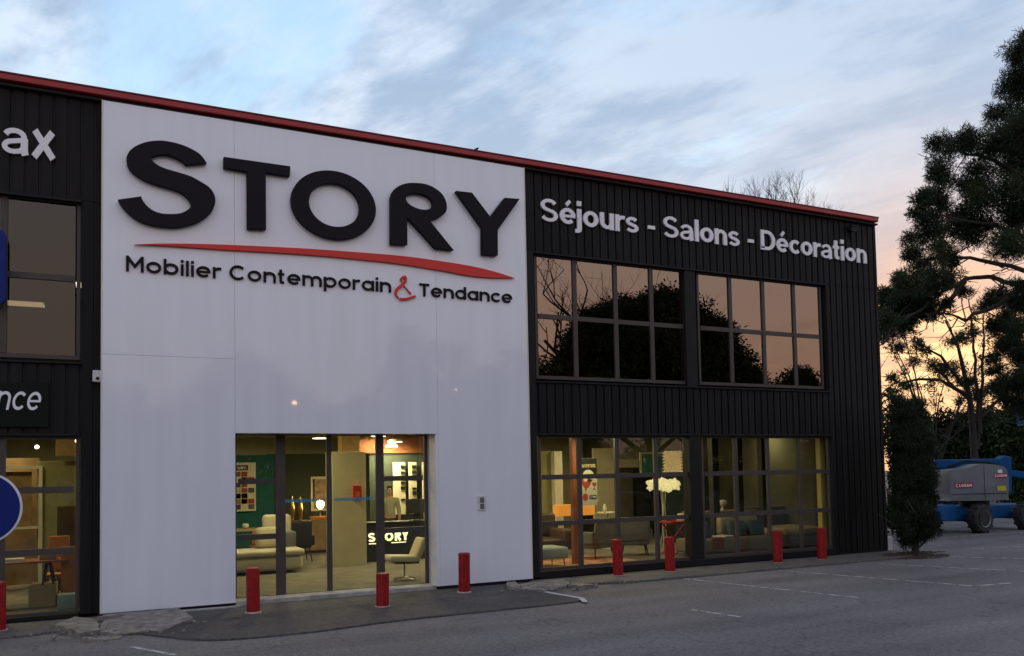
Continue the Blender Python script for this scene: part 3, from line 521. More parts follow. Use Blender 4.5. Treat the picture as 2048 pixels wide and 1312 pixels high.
# windows: frame mesh > one pane mesh
def window(xs, zs, x0, x1, z0, z1, Y, gm, fm, mw=.085, tz=.09, label=None, skip_tr=(), extra=()):
    """glazed frame; xs mullion centres, zs transom centres, seen from the wall plane and pushed to depth Y"""
    f = MB(); p = MB(); X = lambda v: K(v, Y)
    Z = lambda v: KZ(v, Y)
    f.box(X(x0), X(x1), Y-.012, Y+.06, Z(z0), Z(z0)+.075).box(X(x0), X(x1), Y-.012, Y+.06, Z(z1)-.06, Z(z1))
    f.box(X(x0), X(x0)+.06, Y-.010, Y+.058, Z(z0)+.076, Z(z1)-.061).box(X(x1)-.06, X(x1), Y-.010, Y+.058, Z(z0)+.076, Z(z1)-.061)
    for x in xs:
        wd = mw
        if isinstance(x, tuple): x, wd = x
        f.box(X(x)-wd/2, X(x)+wd/2, Y-.014, Y+.054, Z(z0)+.076, Z(z1)-.061)
    edges = [X(x0)+.06]+[X(x[0] if isinstance(x, tuple) else x) for x in xs]+[X(x1)-.06]
    for z in zs:
        for i in range(len(edges)-1):
            if i in skip_tr: continue
            f.box(edges[i]+.03, edges[i+1]-.03, Y-.006, Y+.050, Z(z)-tz/2, Z(z)+tz/2)
            for e in (edges[i]+.11, edges[i+1]-.11): f.lathe([(.011, Y-.014), (.011, Y-.004)], (e, 0, Z(z)), 6, 'Y')
    o = f.build('window', fm, B_, bevel=.004, seg=1)
    rr = random.Random(int(x0*100)+int(z0*10)); zz = [Z(z0)+.05]+[Z(z) for z in sorted(zs)]+[Z(z1)-.03]
    for i in range(len(edges)-1):
        for a, b in (zip(zz, zz[1:]) if i not in skip_tr else [(zz[0], zz[-1])]):
            k = len(p.v); p.box(edges[i]+.02, edges[i+1]-.02, Y+.02, Y+.028, a+.003, b-.003); t = [rr.uniform(-.0012, .0012) for _ in range(3)]
            for q in range(k, k+8): v = p.v[q]; p.v[q] = (v[0], v[1]+(t[0] if v[0] < (edges[i]+edges[i+1])/2 else -t[0])+(t[1] if v[2] < (a+b)/2 else -t[1]), v[2])
    p.build('pane', gm, o)
    if label: o['label'] = label
    return o
window([8.81, 9.83, 10.77], [5.46], 7.85, 11.74, 4.15, 6.77, .22, m_gl_up, m_frame, .10, .10, 'upper bronze mirrored window nearest the white panel')
window([13.0, 14.0, 14.98], [5.46], 12.03, 15.88, 4.15, 6.77, .22, m_gl_up, m_frame, .10, .10, 'upper bronze mirrored window nearest the right corner')
window([8.83, 9.76, 10.77], [2.13, 1.18], 7.86, 11.73, .22, 3.0, .22, m_gl_low, m_frame, .10, .10, 'lit shop window beside the white panel')
window([13.0, 13.99, 14.98], [2.13, 1.18], 12.02, 15.98, .22, 3.0, .22, m_gl_low, m_frame, .085, .10, 'dimmer shop window near the right corner')
window([-5.4, -4.4, -3.45, -2.5, -1.52], [2.10, 1.13], -6.1, -.45, .12, 2.96, .22, m_gl_low, m_frame, .10, .10, 'lit shop window left of the white panel')
window([-5.4, -4.4, -3.45, -2.5, -1.52], [5.50], -6.1, -.45, 4.18, 6.78, .22, glass('smoked upper glass', (.45, .40, .33), (.55, .53, .49), .10, .3), m_frame, .10, .10, 'upper smoked window left of the white panel')
dr = window([(2.705, .17), 3.57, (4.52, .15)], [2.17, 1.20], 1.90, 5.458, .105, 3.03, .46, m_gl_low, m_frame, .09, .10, 'glazed entrance with two sliding leaves', skip_tr=(1, 2)); dr.name = 'entrance_glazing'
m_film = mat('teal film', (.02, .22, .36), .4)
for x0, nb in ((2.87, 20), (3.76, 21)):
    sk = MB().box(x0, x0+nb*.0372, .4485, .4515, 1.79, 1.80)
    for i in range(nb): sk.box(x0+i*.0372, x0+i*.0372+.024, .448, .452, 1.765, 1.825)
    sk.build('safety_band', m_film, dr)
# ------------------------------------------------------------------ fascia signs
s1 = empty('shop_sign', (0, 0, 0), 'large black raised STORY lettering over a red swoosh on the white panel', 'sign')
Y0, Y1 = -.12, -.012
outline('letter', [smooth_poly(STORY_S, (0, 28, 29, 55))], Y0, Y1, m_letter, s1)
outline('letter', [STORY_T], Y0, Y1, m_letter, s1)
oc = ((STORY_O[0][0]+STORY_O[1][0])/2, (STORY_O[2][1]+STORY_O[3][1])/2)
ic = ((STORY_OI[0][0]+STORY_OI[1][0])/2, (STORY_OI[2][1]+STORY_OI[3][1])/2)
outline('letter', [el(*oc, (STORY_O[1][0]-STORY_O[0][0])/2, (STORY_O[2][1]-STORY_O[3][1])/2, 0, 360, 64)[:-1], el(*ic, (STORY_OI[1][0]-STORY_OI[0][0])/2, (STORY_OI[2][1]-STORY_OI[3][1])/2, 0, 360, 64)[:-1]], Y0, Y1, m_letter, s1)
outline('letter', [smooth_poly(STORY_R, (0, 1, 14, 15, 16, 17, 18, 19)), smooth_poly(STORY_RH)], Y0, Y1, m_letter, s1)
outline('letter', [STORY_Y], Y0, Y1, m_letter, s1)
outline('swoosh', [smooth_poly(SWOOSH, (0, 9))], -.06, -.008, m_lred, s1)
s2 = empty('tagline_sign', (0, 0, 0), 'small black tagline Mobilier Contemporain & Tendance under the red swoosh', 'sign')
lettering('Mobilier Contemporain', .215, 4.775, 5.695, .258, -.035, -.002, m_letter, s2, w=.155, xh=.74, rw=.82, gap=.135, space=.36, two=False)
lettering('Tendance', 5.345, 7.325, 5.675, .245, -.035, -.002, m_letter, s2, w=.16, xh=.76, rw=.82, gap=.135, two=False)
am = MB()
am.stroke([p[:2] for p in AMP_A], [p[2] for p in AMP_A], -.045, -.004)
am.stroke([p[:2] for p in AMP_B], [p[2] for p in AMP_B], -.044, -.004); am.stroke([p[:2] for p in AMP_C], [p[2] for p in AMP_C], -.040, -.004)
am.build('ampersand', m_lred, s2)
s3 = empty('range_sign', (0, 0, 0), 'white lettering Séjours - Salons - Décoration on the right black cladding', 'sign')
Yc = .085; c_ = (15+Yc)/15
WW = dict(w=.205, gap=.08, con=.24)
lettering('Séjours', 8.03*c_, 10.49*c_, KZ(7.46, Yc), .505*c_, Yc, .124, m_lwhite, s3, **WW)
lettering('-', 10.74*c_, 10.93*c_, KZ(7.46, Yc), .505*c_, Yc, .124, m_lwhite, s3, **WW)
lettering('Salons', 11.15*c_, 13.36*c_, KZ(7.46, Yc), .505*c_, Yc, .124, m_lwhite, s3, **WW)
lettering('-', 13.61*c_, 13.79*c_, KZ(7.46, Yc), .505*c_, Yc, .124, m_lwhite, s3, **WW)
lettering('Décoration', 14.01*c_, 17.56*c_, KZ(7.46, Yc), .505*c_, Yc, .124, m_lwhite, s3, **WW)
s4 = empty('fascia_lettering', (0, 0, 0), 'white letters ax on the black cladding at the top left edge', 'sign')
lettering('ax', -1.575, -.815, KZ(7.425, Yc), .60, Yc, .124, m_lwhite, s4, w=.22, gap=.06, rw=.82, con=.24)
s5 = empty('board_sign', (0, 0, 0), 'dark green board with white italic letters nce on the left cladding', 'sign')
MB().box(-4.2, -.90, .075, .118, 3.10, 3.80).build('board', m_green, s5, bevel=.004, seg=1)
lettering('nce', -1.62, -1.03, 3.365, .42, .062, .074, m_lwhite, s5, w=.115, gap=.10, xh=.70, rw=.62, shear=.24)
s6 = empty('blue_sign', (-2.3, .0, 5.6), 'blue rounded panel sign in front of the upper left window, cut by the frame', 'sign')
rp = []
for cxx, czz, a in ((.70, .48, 0), (-.70, .48, 90), (-.70, -.48, 180), (.70, -.48, 270)): rp += el(cxx, czz, .11, .11, a, a+90, 8)
MB().prism(rp, -.03, .03).build('panel', m_blue, s6, bevel=.006); MB().box(-.5, -.4, .03, .22, -.3, .3).build('bracket', m_dark, s6); MB().box(.4, .5, .03, .22, -.3, .3).build('bracket', m_dark, s6)
# round blue traffic sign on its post
tp = empty('traffic_sign', (-1.04, -6.15, 0), 'round blue traffic sign with white rim on a grey post at the left edge', 'traffic sign')
tp.rotation_euler = (0, 0, R_(-14))
MB().lathe([(.325, -.012), (.325, .004)], (0, 0, 1.99), 48, 'Y').build('rim', mat('white reflective rim', (.72, .70, .74), .4), tp)
MB().lathe([(.308, -.016), (.308, -.0125)], (0, 0, 1.99), 48, 'Y').build('face', m_blue, tp)
ar = MB().prism([(-.03, 2.14), (.03, 2.14), (.03, 1.95), (.09, 1.95), (0, 1.80), (-.09, 1.95), (-.03, 1.95)], -.019, -.0165); ar.build('arrow', m_lwhite, tp)
MB().tube([(-.06, .05, -.1), (-.06, .05, 2.5)], .03, 12).build('post', mat('galvanised post', (.3, .3, .31), .5, .6), tp)
# small fittings
dt = empty('detector_box', (-.20, .06, 3.93), 'small white box with a round black sensor at the left edge of the white panel', 'sensor')
MB().box(-.075, .06, -.05, .06, -.09, .10).build('housing', mat('white plastic', (.55, .54, .55), .5, var=.08), dt, bevel=.015); MB().lathe([(.026, -.062), (.026, -.049)], (.0, 0, -.035), 14, 'Y').build('sensor', m_dark, dt)
ic_ = empty('intercom', (6.58, -.012, 1.65), 'pale wall plate with two dark key switches right of the entrance', 'intercom')
MB().box(-.085, .085, -.008, .012, -.145, .145).build('plate', mat('pale plate', (.6, .58, .58), .5), ic_, bevel=.004)
for k in (-1, 1): MB().box(-.04, .04, -.022, -.0085, k*.062-.05, k*.062+.05).build('key_switch', mat('grey switch', (.12, .12, .13), .4, var=.3, scale=60), ic_, bevel=.004)
fl = empty('floodlight', (17.15, .10, 8.36), 'small dark floodlight hung on the cladding near the top right corner', 'lamp')
MB().cbox((0, -.06, 0), (.24, .10, .15), 0, .5).build('housing', m_dark, fl, bevel=.02); MB().box(-.025, .025, -.03, .03, -.26, -.05).build('bracket', m_dark, fl); MB().cbox((0, -.10, -.045), (.19, .012, .10), 0, .5).build('lens', mat('lens', (.05, .05, .055), .2), fl)
sp = MB().tube([(6.56, 0, 8.715), (6.60, 0, 8.76), (6.66, 0, 8.80)], [.035, .02, .004], 6).tube([(6.60, 0, 8.715), (6.66, 0, 8.80)], [.012, .004], 6).build('roof_spike', m_dark)
tag(sp, 'short dark spike bent up on top of the red coping above the white panel', 'spike')
# ------------------------------------------------------------------ bollards
bl = ['red bollard cut by the left edge of the photo below the round blue sign', 'red bollard at the left side of the entrance glass', 'shorter red bollard standing forward, centre of the entrance', 'red bollard in front of the white panel right of the entrance', 'red bollard in front of the grey armchairs, left of the right window pair', 'red bollard in front of the red table behind the glass', 'second red bollard from the right, before the dim shop window', 'last red bollard on the right by the corner of the glazing']
bp = [(-1.50, -.50, .76), (2.10, -.86, .76), (4.12, -1.38, .585), (5.92, -.63, .765), (9.59, -.21, .80), (10.88, -.27, .79), (13.91, -.30, .785), (15.25, -.34, .785)]
b0 = None
for i, (x, y, h) in enumerate(bp):
    if i == 0:
        b0 = empty('bollard', (x, y, 0), bl[0], 'bollard', 'red bollards in front of the shop')
        MB().lathe([(.108, 0), (.108, .765), (.104, .78), (.09, .787), (.06, .79)], (0, 0, 0), 28).build('post', m_boll, b0)
        MB().lathe([(.135, .028), (.13, .050), (.110, .053)], (0, 0, 0), 20).build('foot', m_pink, b0); o = b0
    else: o = copy_tree(b0); o['label'] = bl[i]
    o.location = (x, y, 0)
    o.scale = (1, 1, h/.79)
    o.rotation_euler = (R_((.8, -.6, 1.1, -.9, .5, -1.0, .7, -.4)[i]), R_((-.5, .9, -.7, .6, -1.1, .4, .8, -.9)[i]), i*1.3)
# ------------------------------------------------------------------ furniture helpers
m_cream = mat('cream upholstery', (.46, .42, .31), .9, var=.12, bump=.25, bscale=25, sheen=.3)
m_grey = mat('grey upholstery', (.13, .13, .125), .95, var=.12, bump=.25, bscale=40, sheen=.3)
m_brown = mat('brown leather', (.07, .038, .024), .5, var=.2)
m_black = mat('black furniture', (.012, .012, .013), .5)
m_teal = mat('teal wall paint', (.005, .095, .095), .8, var=.06)
m_dgreen = mat('dark green wall paint', (.030, .042, .032), .8, var=.15, scale=2)
m_chrome = mat('brushed steel', (.55, .53, .5), .3, 1.0)
m_orange = mat('orange fabric', (.48, .17, .035), .8, var=.1)
m_redp = mat('red lacquer', (.36, .02, .02), .35)
m_lite = mat('pale wood', (.36, .28, .16), .5, var=.2, scale=5)
m_pw = mat('white lacquer', (.66, .62, .50), .5)
m_olive = mat('olive wall paint', (.24, .23, .10), .8, var=.08)
m_brass = mat('brass', (.75, .50, .20), .25, 1.0)
m_warm = (1, .80, .46)
def emis(name, c, s): return mat(name, (.8, .8, .8), .5, var=0, emit=c, estr=s)
m_lamp = emis('lamp glow', (1, .86, .60), 5.0)
m_lampd = emis('lamp glow soft', (1, .80, .48), 2.0)
def legs4(P, o, x, y, h, r, m, splay=0, z0=.0):
    for a in (-1, 1):
        for b in (-1, 1): MB().tube([(a*x, b*y, h), (a*(x+splay), b*(y+splay), z0)], [r, r*.7], 8).build('leg', m, P)
FZ = .101
def lampshade_light(P, loc, w, size=.3, col=m_warm):
    l = bpy.data.lights.new('bulb_light', 'POINT'); l.energy = w; l.color = col; l.shadow_soft_size = size
    o = bpy.data.objects.new('bulb_light', l); C.objects.link(o); o.parent = P; o.location = loc; return o
# ------------------------------------------------------------------ ceiling lamps: shade, glowing disc, stem
def pendant(x, y, z, r, w, label, group='round ceiling lamps in the shop'):
    P = empty('ceiling_lamp', (x, y, z), label, 'lamp', group)
    MB().lathe([(r*.15, .10), (r*.6, .085), (r, .012)], (0, 0, 0), 24).build('shade', m_pw, P)
    MB().lathe([(r*.96, -.006), (r*.96, .008)], (0, 0, 0), 24).build('diffuser', m_lamp, P)
    MB().tube([(0, 0, .101), (0, 0, 3.655-z)], .012, 6).build('stem', m_dark, P)
    if w:
        l = bpy.data.lights.new('lamp_light', 'AREA'); l.shape = 'DISK'; l.size = r*1.9; l.energy = w; l.color = m_warm
        o = bpy.data.objects.new('lamp_light', l); C.objects.link(o); o.parent = P; o.location = (0, 0, -.03)
    return P
LW = 85
pendant(5.68, 10, 3.40, .23, LW, 'round ceiling lamp seen through the second door pane, left one of the entrance')
pendant(7.50, 10, 3.47, .23, LW, 'round ceiling lamp touching the top of the entrance glass beside the thick mullion')
pendant(8.03, 10, 3.29, .24, LW, 'upper one of two round ceiling lamps in the right entrance pane')
pendant(7.92, 10, 3.14, .20, LW, 'lower one of two round ceiling lamps in the right entrance pane')
pendant(9.74, .85, 3.06, .26, 40, 'round ceiling lamp above the hanging opening poster')
pendant(17.1, 3.6, 3.30, .22, 14, 'round ceiling lamp in the top right pane of the dim shop window')
for x, y in ((3.4, 4.2), (6.6, 4.6), (12.6, 4.3), (-2.6, 4.5), (11.8, 9.5), (-.6, 9.0), (3.2, 10.6), (14.6, 11.2), (8.6, 4.0), (4.3, 2.0), (11.0, 1.9), (-1.7, 2.4)):  # unseen lamps added to brighten the furniture and walls
    pendant(x, y, 3.55, .22, 32 if y < 2.5 else (LW if x < 12 else 60), 'unseen round fill lamp added above the window heads')
def spot(x, y, z, label):
    P = empty('spotlight', (x, y, z), label, 'lamp', 'small spotlights')
    MB().tube([(0, 0, 0), (.03, -.10, -.05)], [.035, .045], 12).build('housing', m_dark, P); MB().tube([(.032, -.105, -.052), (.034, -.112, -.055)], .042, 12).build('glow', emis('spot glow', (1, .85, .55), 9), P)
    MB().tube([(0, 0, 0), (0, 0, 3.655-z)], .01, 6).build('stem', m_dark, P)
spot(-1.42, 4.9, 3.02, 'small glowing spotlight in the left shop window, left of its pair')
spot(-.61, 3.0, 3.06, 'small glowing spotlight at the top right corner of the left shop window')
spot(8.15, 1.6, 3.06, 'small glowing spotlight at the top left corner of the window beside the white panel')
# ------------------------------------------------------------------ entrance zone
def wallbox(name, b, m, label, cat='partition', z0=FZ):
    x0, x1, y0, y1, z1 = b; o = MB().box(x0, x1, y0, y1, z0, z1).build(name, m, bevel=.005, seg=1); return tag(o, label, cat)
wallbox('partition_wall', (-.6, 3.98, 8.1, 8.22, 2.86), m_teal, 'teal painted partition behind the framed swatch panel')
wallbox('partition_wall', (4.0, 7.0, 9.3, 9.42, 2.92), m_dgreen, 'dark green partition behind the brass vases and table lamp')
wallbox('partition_wall', (7.02, 10.2, 10.6, 10.72, 2.95), m_dgreen, 'dark partition behind the three tall white strips')
wallbox('partition_wall', (7.02, 10.6, 10.5, 10.58, 3.65), mat('rust wall', (.16, .055, .022), .8), 'rust brown upper wall band on the right of the entrance', z0=2.96)
c = empty('square_column', (5.12, 4.85, FZ), 'cream boxed column standing inside the entrance', 'column')
MB().box(-.40, .42, -.30, .35, 0, 2.72).build('casing', m_wallc, c, bevel=.006); MB().box(-.12, .32, -.12, .25, 2.721, 3.55).build('post', m_osb, c)
fa = empty('alarm_box', (5.31, 4.52, 1.84), 'red alarm box on the cream column inside the entrance', 'alarm')
MB().box(-.10, .10, -.05, .026, -.17, .17).build('housing', mat('alarm red', (.42, .03, .02), .4), fa, bevel=.012); MB().box(-.055, .055, -.058, -.051, -.10, .02).build('button', mat('alarm button', (.6, .12, .06), .4), fa, bevel=.004)
sw = empty('swatch_panel', (3.0, 8.02, 1.36), 'white framed panel of coloured swatches hung on the teal wall', 'display')
MB().box(-.62, .50, 0, .07, 0, 1.30).build('frame', m_pw, sw, bevel=.008); MB().box(-.18, .30, -.012, -.001, 1.09, 1.23).build('title_strip', m_black, sw)
lettering('STORY', -.12, .24, 1.12, .07, -.018, -.0125, m_lwhite, sw, w=.2, one='title', gap=.14)
g = random.Random(8)
cols = [(.35, .03, .02), (.30, .16, .05), (.05, .05, .05), (.10, .10, .09), (.45, .38, .25), (.5, .42, .28), (.2, .08, .03)]
for ci, cc_ in enumerate(cols):
    b = MB()
    for ix in range(6):
        for iz in range(7):
            if (ix*3+iz*5+g.randint(0, 2)) % 7 == ci: b.box(-.57+ix*.175, -.57+ix*.175+.15, -.014, -.001, .06+iz*.145, .06+iz*.145+.125)
    if b.v: b.build('swatch', mat('swatch', cc_, .7, var=.3, scale=20), sw)
def table(P, w, d, h, m, lm, t=.04, r=.025, inset=.08):
    MB().box(-w/2, w/2, -d/2, d/2, h-t, h).build('tabletop', m, P, bevel=.006)
    for a in (-1, 1):
        for b in (-1, 1): MB().box(a*(w/2-inset)-r, a*(w/2-inset)+r, b*(d/2-inset)-r, b*(d/2-inset)+r, 0, h-t-.001).build('leg', lm, P)
t1 = empty('dining_table', (2.9, 6.9, FZ), 'long wooden dining table before the teal wall', 'table'); table(t1, 1.9, .9, .86, m_lite, m_black)
ch = empty('dining_chair', (3.30, 6.2, FZ), 'small chair with orange back pushed up to the dining table', 'chair')
MB().box(-.22, .22, -.22, .22, .42, .47).build('seat', m_orange, ch, bevel=.02); MB().cbox((0, -.22, .68), (.42, .04, .34), 0, .12).build('backrest', m_orange, ch, bevel=.02); legs4(ch, None, .18, .18, .43, .014, m_black, .05)
bw = MB().lathe([(.02, 0), (.05, .01), (.085, .07), (.075, .12), (.06, .13)], (3.05, 6.75, FZ+.865), 16).build('white_bowl', m_pw, smooth=True); tag(bw, 'small white round bowl on the long dining table', 'bowl')
so = empty('sofa', (3.0, 4.55, FZ), 'cream low sofa with loose back cushions behind the left entrance pane', 'sofa')
MB().box(-1.7, .92, -.55, .55, .05, .38).build('base', m_cream, so, bevel=.10, seg=4, smooth=True); MB().box(-1.72, .95, -.60, .42, .385, .52).build('seat_cushion', m_cream, so, bevel=.06, seg=4, smooth=True)
MB().cbox((.28, .22, .76), (.58, .24, .48), .15, -.2).build('back_cushion', m_cream, so, bevel=.09, seg=4, smooth=True); MB().cbox((.52, .52, .98), (.66, .22, .58), -.1, -.15).build('back_cushion', m_cream, so, bevel=.09, seg=4, smooth=True)
MB().cbox((.66, .36, .66), (.50, .40, .44), 0).build('backrest', m_grey, so, bevel=.06, seg=3, smooth=True)
MB().cbox((-.9, -.05, .56), (.5, .34, .03)).build('tray', m_lite, so, bevel=.008)
ac = empty('armchair', (4.25, 6.5, FZ), 'black high backed chair between the cream sofa and the wooden sideboard', 'chair')
MB().box(-.34, .34, -.32, .32, .34, .48).build('seat', m_black, ac, bevel=.05, seg=3, smooth=True); MB().cbox((.0, -.34, .72), (.66, .12, .66), 0, .12).build('backrest', m_black, ac, bevel=.05, seg=3, smooth=True)
MB().box(-.42, -.341, -.30, .26, .40, .66).build('armrest', m_black, ac, bevel=.03); MB().box(.341, .42, -.30, .26, .40, .66).build('armrest', m_black, ac, bevel=.03); legs4(ac, None, .28, .26, .35, .018, m_black, .06)
sb = empty('sideboard', (5.35, 8.7, FZ), 'wooden sideboard carrying a glowing lamp and brass vases', 'sideboard')
MB().box(-.95, .62, -.24, .24, .08, .88).build('cabinet', m_wood, sb, bevel=.008); MB().box(-.97, .64, -.26, .26, .881, .92).build('top', m_lite, sb, bevel=.006)
for k in range(3): MB().box(-.92+k*.51, -.43+k*.51, -.256, -.2405, .12, .85).build('door', m_wood, sb, bevel=.006)
MB().box(-.9, .57, -.2, .2, 0, .079).build('plinth', m_black, sb)
for k, (x, la) in enumerate(((4.58, 'left brass vase on the sideboard in the second entrance pane'), (4.80, 'right brass vase on the sideboard, nearer the glowing lamp'))):
    v = empty('brass_vase', (x, 8.62, FZ+.921), la, 'vase', 'brass vases on the sideboard'); MB().lathe([(.035, 0), (.04, .02), (.06, .16), (.075, .34), (.05, .5), (.015, .66), (.004, .72)], (0, 0, 0), 18).build('body', m_brass, v, smooth=True); MB().lathe([(.06, 0), (.06, .012)], (0, 0, -.0005), 18).build('foot', m_black, v)
tl = empty('table_lamp', (5.36, 8.62, FZ+.921), 'glowing bulb table lamp on the sideboard before a framed picture', 'lamp')
MB().lathe([(.11, 0), (.10, .03), (.03, .06), (.022, .28), (.04, .30)], (0, 0, 0), 18).build('base', m_brass, tl, smooth=True); MB().lathe([(.03, .30), (.085, .36), (.115, .44), (.09, .53), (.03, .57)], (0, 0, 0), 20).build('bulb', emis('bulb glow', (1, .66, .25), 14), tl, smooth=True)
lampshade_light(tl, (0, -.2, .46), 14, .1, (1, .66, .30))
bx = tag(MB().box(5.02, 5.62, 8.42, 8.52, FZ+.922, FZ+1.03).build('wooden_tray', m_orange, bevel=.01), 'low copper tray standing in front of the glowing lamp', 'tray')
pa = empty('framed_picture', (5.55, 9.24, 1.25), 'tall framed picture on the dark green wall behind the lamp', 'picture')
MB().box(-.32, .40, 0, .05, 0, 1.0).build('frame', m_pw, pa, bevel=.006); MB().box(-.24, .32, -.006, -.001, .07, .93).build('print', mat('print', (.30, .20, .13), .6, var=.7, scale=5), pa); MB().box(-.27, -.21, -.012, -.0065, .3, .93).build('print_strip', m_black, pa)
ct = empty('reception_counter', (6.35, 5.4, FZ), 'black reception counter with lit STORY letters', 'counter')
MB().box(-.75, 1.6, -.3, .3, 0, .93).build('front', m_black, ct, bevel=.006); MB().box(-.78, 1.63, -.33, .33, .931, .97).build('top', m_dark, ct, bevel=.006)
lettering('STORY', -.62, .42, .50, .22, -.325, -.302, emis('lit letters', (1, .84, .52), 1.7), ct, w=.24, gap=.20)
MB().box(-.60, -.42, -.32, -.302, .44, .465).box(-.02, .36, -.32, -.302, .44, .465).build('underline', emis('lit underline', (1, .8, .5), 1.4), ct)
mo = empty('monitor', (7.02, 5.25, FZ+.971), 'black computer monitor on the reception counter', 'monitor')
MB().box(-.25, .25, -.02, .02, .18, .55).build('screen', m_black, mo, bevel=.01); MB().tube([(0, .03, .02), (0, .03, .3)], .02, 8).build('stand', m_black, mo); MB().box(-.13, .13, -.08, .1, 0, .02).build('foot', m_black, mo)
for k, (x0, x1, la) in enumerate(((8.10, 8.50, 'left tall white wall strip behind the reception counter'), (8.62, 8.88, 'middle tall white wall strip behind the reception counter'), (9.08, 9.50, 'right tall white wall strip behind the reception counter'))):
    q = empty('wall_strip', ((x0+x1)/2, 10.42, 1.0), la, 'panel', 'tall white strips on the back wall'); w = (x1-x0)/2
    MB().box(-w, w, 0, .07, 0, 1.66).build('board', m_pw, q, bevel=.005)
    b = MB(); g = random.Random(k+2)
    for i in range(9):
        if g.random() < .75: b.box(w-.16, w-.02, -.03, -.001, .1+i*.17, .1+i*.17+g.uniform(.05, .13))
    b.build('hook', m_black, q)
lc = empty('lounge_chair', (5.42, 1.35, FZ), 'cream swivel lounge chair just inside the right entrance pane', 'chair')
m_lc = mat('ivory leather', (.72, .62, .42), .6, var=.06)
MB().cbox((-.05, 0, .43), (.66, .52, .13), 0, 0, .06).build('seat', m_lc, lc, bevel=.06, seg=4, smooth=True); MB().cbox((.30, 0, .62), (.13, .50, .46), 0, 0, .42).build('backrest', m_lc, lc, bevel=.06, seg=4, smooth=True)
MB().cbox((.0, 0, .345), (.5, .44, .03), 0, 0, .03).build('shell', m_black, lc, bevel=.01); MB().tube([(0, 0, .05), (0, 0, .33)], .02, 10).build('stem', m_chrome, lc)
for k in range(4): a = k*math.pi/2+.4; MB().tube([(.02*math.cos(a), .02*math.sin(a), .06), (.30*math.cos(a), .30*math.sin(a), .015)], [.02, .013], 8).build('foot', m_chrome, lc)
# ------------------------------------------------------------------ person behind the counter
def skin(name, verts, edges, rads, m, parent, root=0, sub=2):
    me = bpy.data.meshes.new(name); me.from_pydata(verts, edges, []); o = bpy.data.objects.new(name, me); C.objects.link(o); o.parent = parent
    s = o.modifiers.new('skin', 'SKIN'); s.use_smooth_shade = True
    for i, r in enumerate(rads):
        sv = me.skin_vertices[0].data[i]; sv.radius = (r, r) if isinstance(r, (int, float)) else r; sv.use_root = (i == root)
    ss = o.modifiers.new('sub', 'SUBSURF'); ss.levels = sub; ss.render_levels = sub; me.materials.append(m); return o
m_skin = mat('skin', (.45, .26, .17), .6, var=.05); m_knit = mat('olive knit', (.30, .30, .20), .95, var=.15, scale=30, bump=.3, bscale=80); m_jean = mat('dark trousers', (.02, .025, .04), .9); m_hair = mat('dark hair', (.03, .02, .014), .7)
pe = empty('person', (7.02, 7.4, FZ), 'person in an olive knit sweater standing behind the reception counter, arm hanging', 'person', rz=R_(-12))
V = [(0, 0, .98), (0, .0, 1.15), (0, .01, 1.34), (0, .02, 1.48), (0, .015, 1.56), (0, -.005, 1.64), (0, -.01, 1.74), (0, -.01, 1.81),
     (.20, .01, 1.44), (.255, .03, 1.16), (.26, -.03, .92), (.26, -.06, .84), (-.20, .01, 1.44), (-.255, .03, 1.16), (-.26, -.03, .92), (-.26, -.06, .84),
     (.10, 0, .92), (.115, .0, .50), (.12, .03, .10), (.125, -.10, .035), (-.10, 0, .92), (-.115, 0, .50), (-.12, .03, .10), (-.125, -.10, .035)]
E_ = [(0, 1), (1, 2), (2, 3), (3, 4), (4, 5), (5, 6), (6, 7), (3, 8), (8, 9), (9, 10), (10, 11), (3, 12), (12, 13), (13, 14), (14, 15), (0, 16), (16, 17), (17, 18), (18, 19), (0, 20), (20, 21), (21, 22), (22, 23)]
Rr = [(.15, .10), (.145, .10), (.165, .11), (.13, .09), .055, (.07, .085), (.075, .095), (.05, .07), .062, .045, .032, (.022, .04), .062, .045, .032, (.022, .04), .085, .06, .042, (.04, .03), .085, .06, .042, (.04, .03)]
for s in (1, -1):
    hand = 11 if s == 1 else 15
    for k, ln in enumerate((.07, .08, .075, .06)):
        a = len(V); y = -.095+.022*k
        V += [(s*.262, y, .80), (s*.258, y-.004, .80-ln*.55), (s*.248, y-.002, .80-ln)]; E_ += [(hand, a), (a, a+1), (a+1, a+2)]; Rr += [.010, .009, .007]
    a = len(V); V += [(s*.245, -.10, .83), (s*.238, -.115, .79)]; E_ += [(hand, a), (a, a+1)]; Rr += [.011, .009]
a = len(V); V += [(0, -.105, 1.68)]; E_ += [(5, a)]; Rr += [.014]
skin('body', V, E_, Rr, m_skin, pe)
skin('sweater', [(0, 0, .94), (0, 0, 1.15), (0, .01, 1.34), (0, .02, 1.49), (0, .02, 1.545), (.20, .01, 1.45), (.26, .03, 1.16), (.265, -.03, .94), (-.20, .01, 1.45), (-.26, .03, 1.16), (-.265, -.03, .94)],
     [(0, 1), (1, 2), (2, 3), (3, 4), (3, 5), (5, 6), (6, 7), (3, 8), (8, 9), (9, 10)], [(.175, .13), (.165, .125), (.185, .135), (.15, .11), .072, .08, .062, .046, .08, .062, .046], m_knit, pe)
skin('trousers', [(0, 0, .96), (.10, 0, .88), (.115, 0, .5), (.12, .03, .08), (-.10, 0, .88), (-.115, 0, .5), (-.12, .03, .08)], [(0, 1), (1, 2), (2, 3), (0, 4), (4, 5), (5, 6)], [(.165, .12), .10, .078, .062, .10, .078, .062], m_jean, pe)
skin('hair', [(0, .03, 1.70), (0, .02, 1.79), (0, -.02, 1.825), (0, -.06, 1.80)], [(0, 1), (1, 2), (2, 3)], [.07, .082, .065, .035], m_hair, pe)
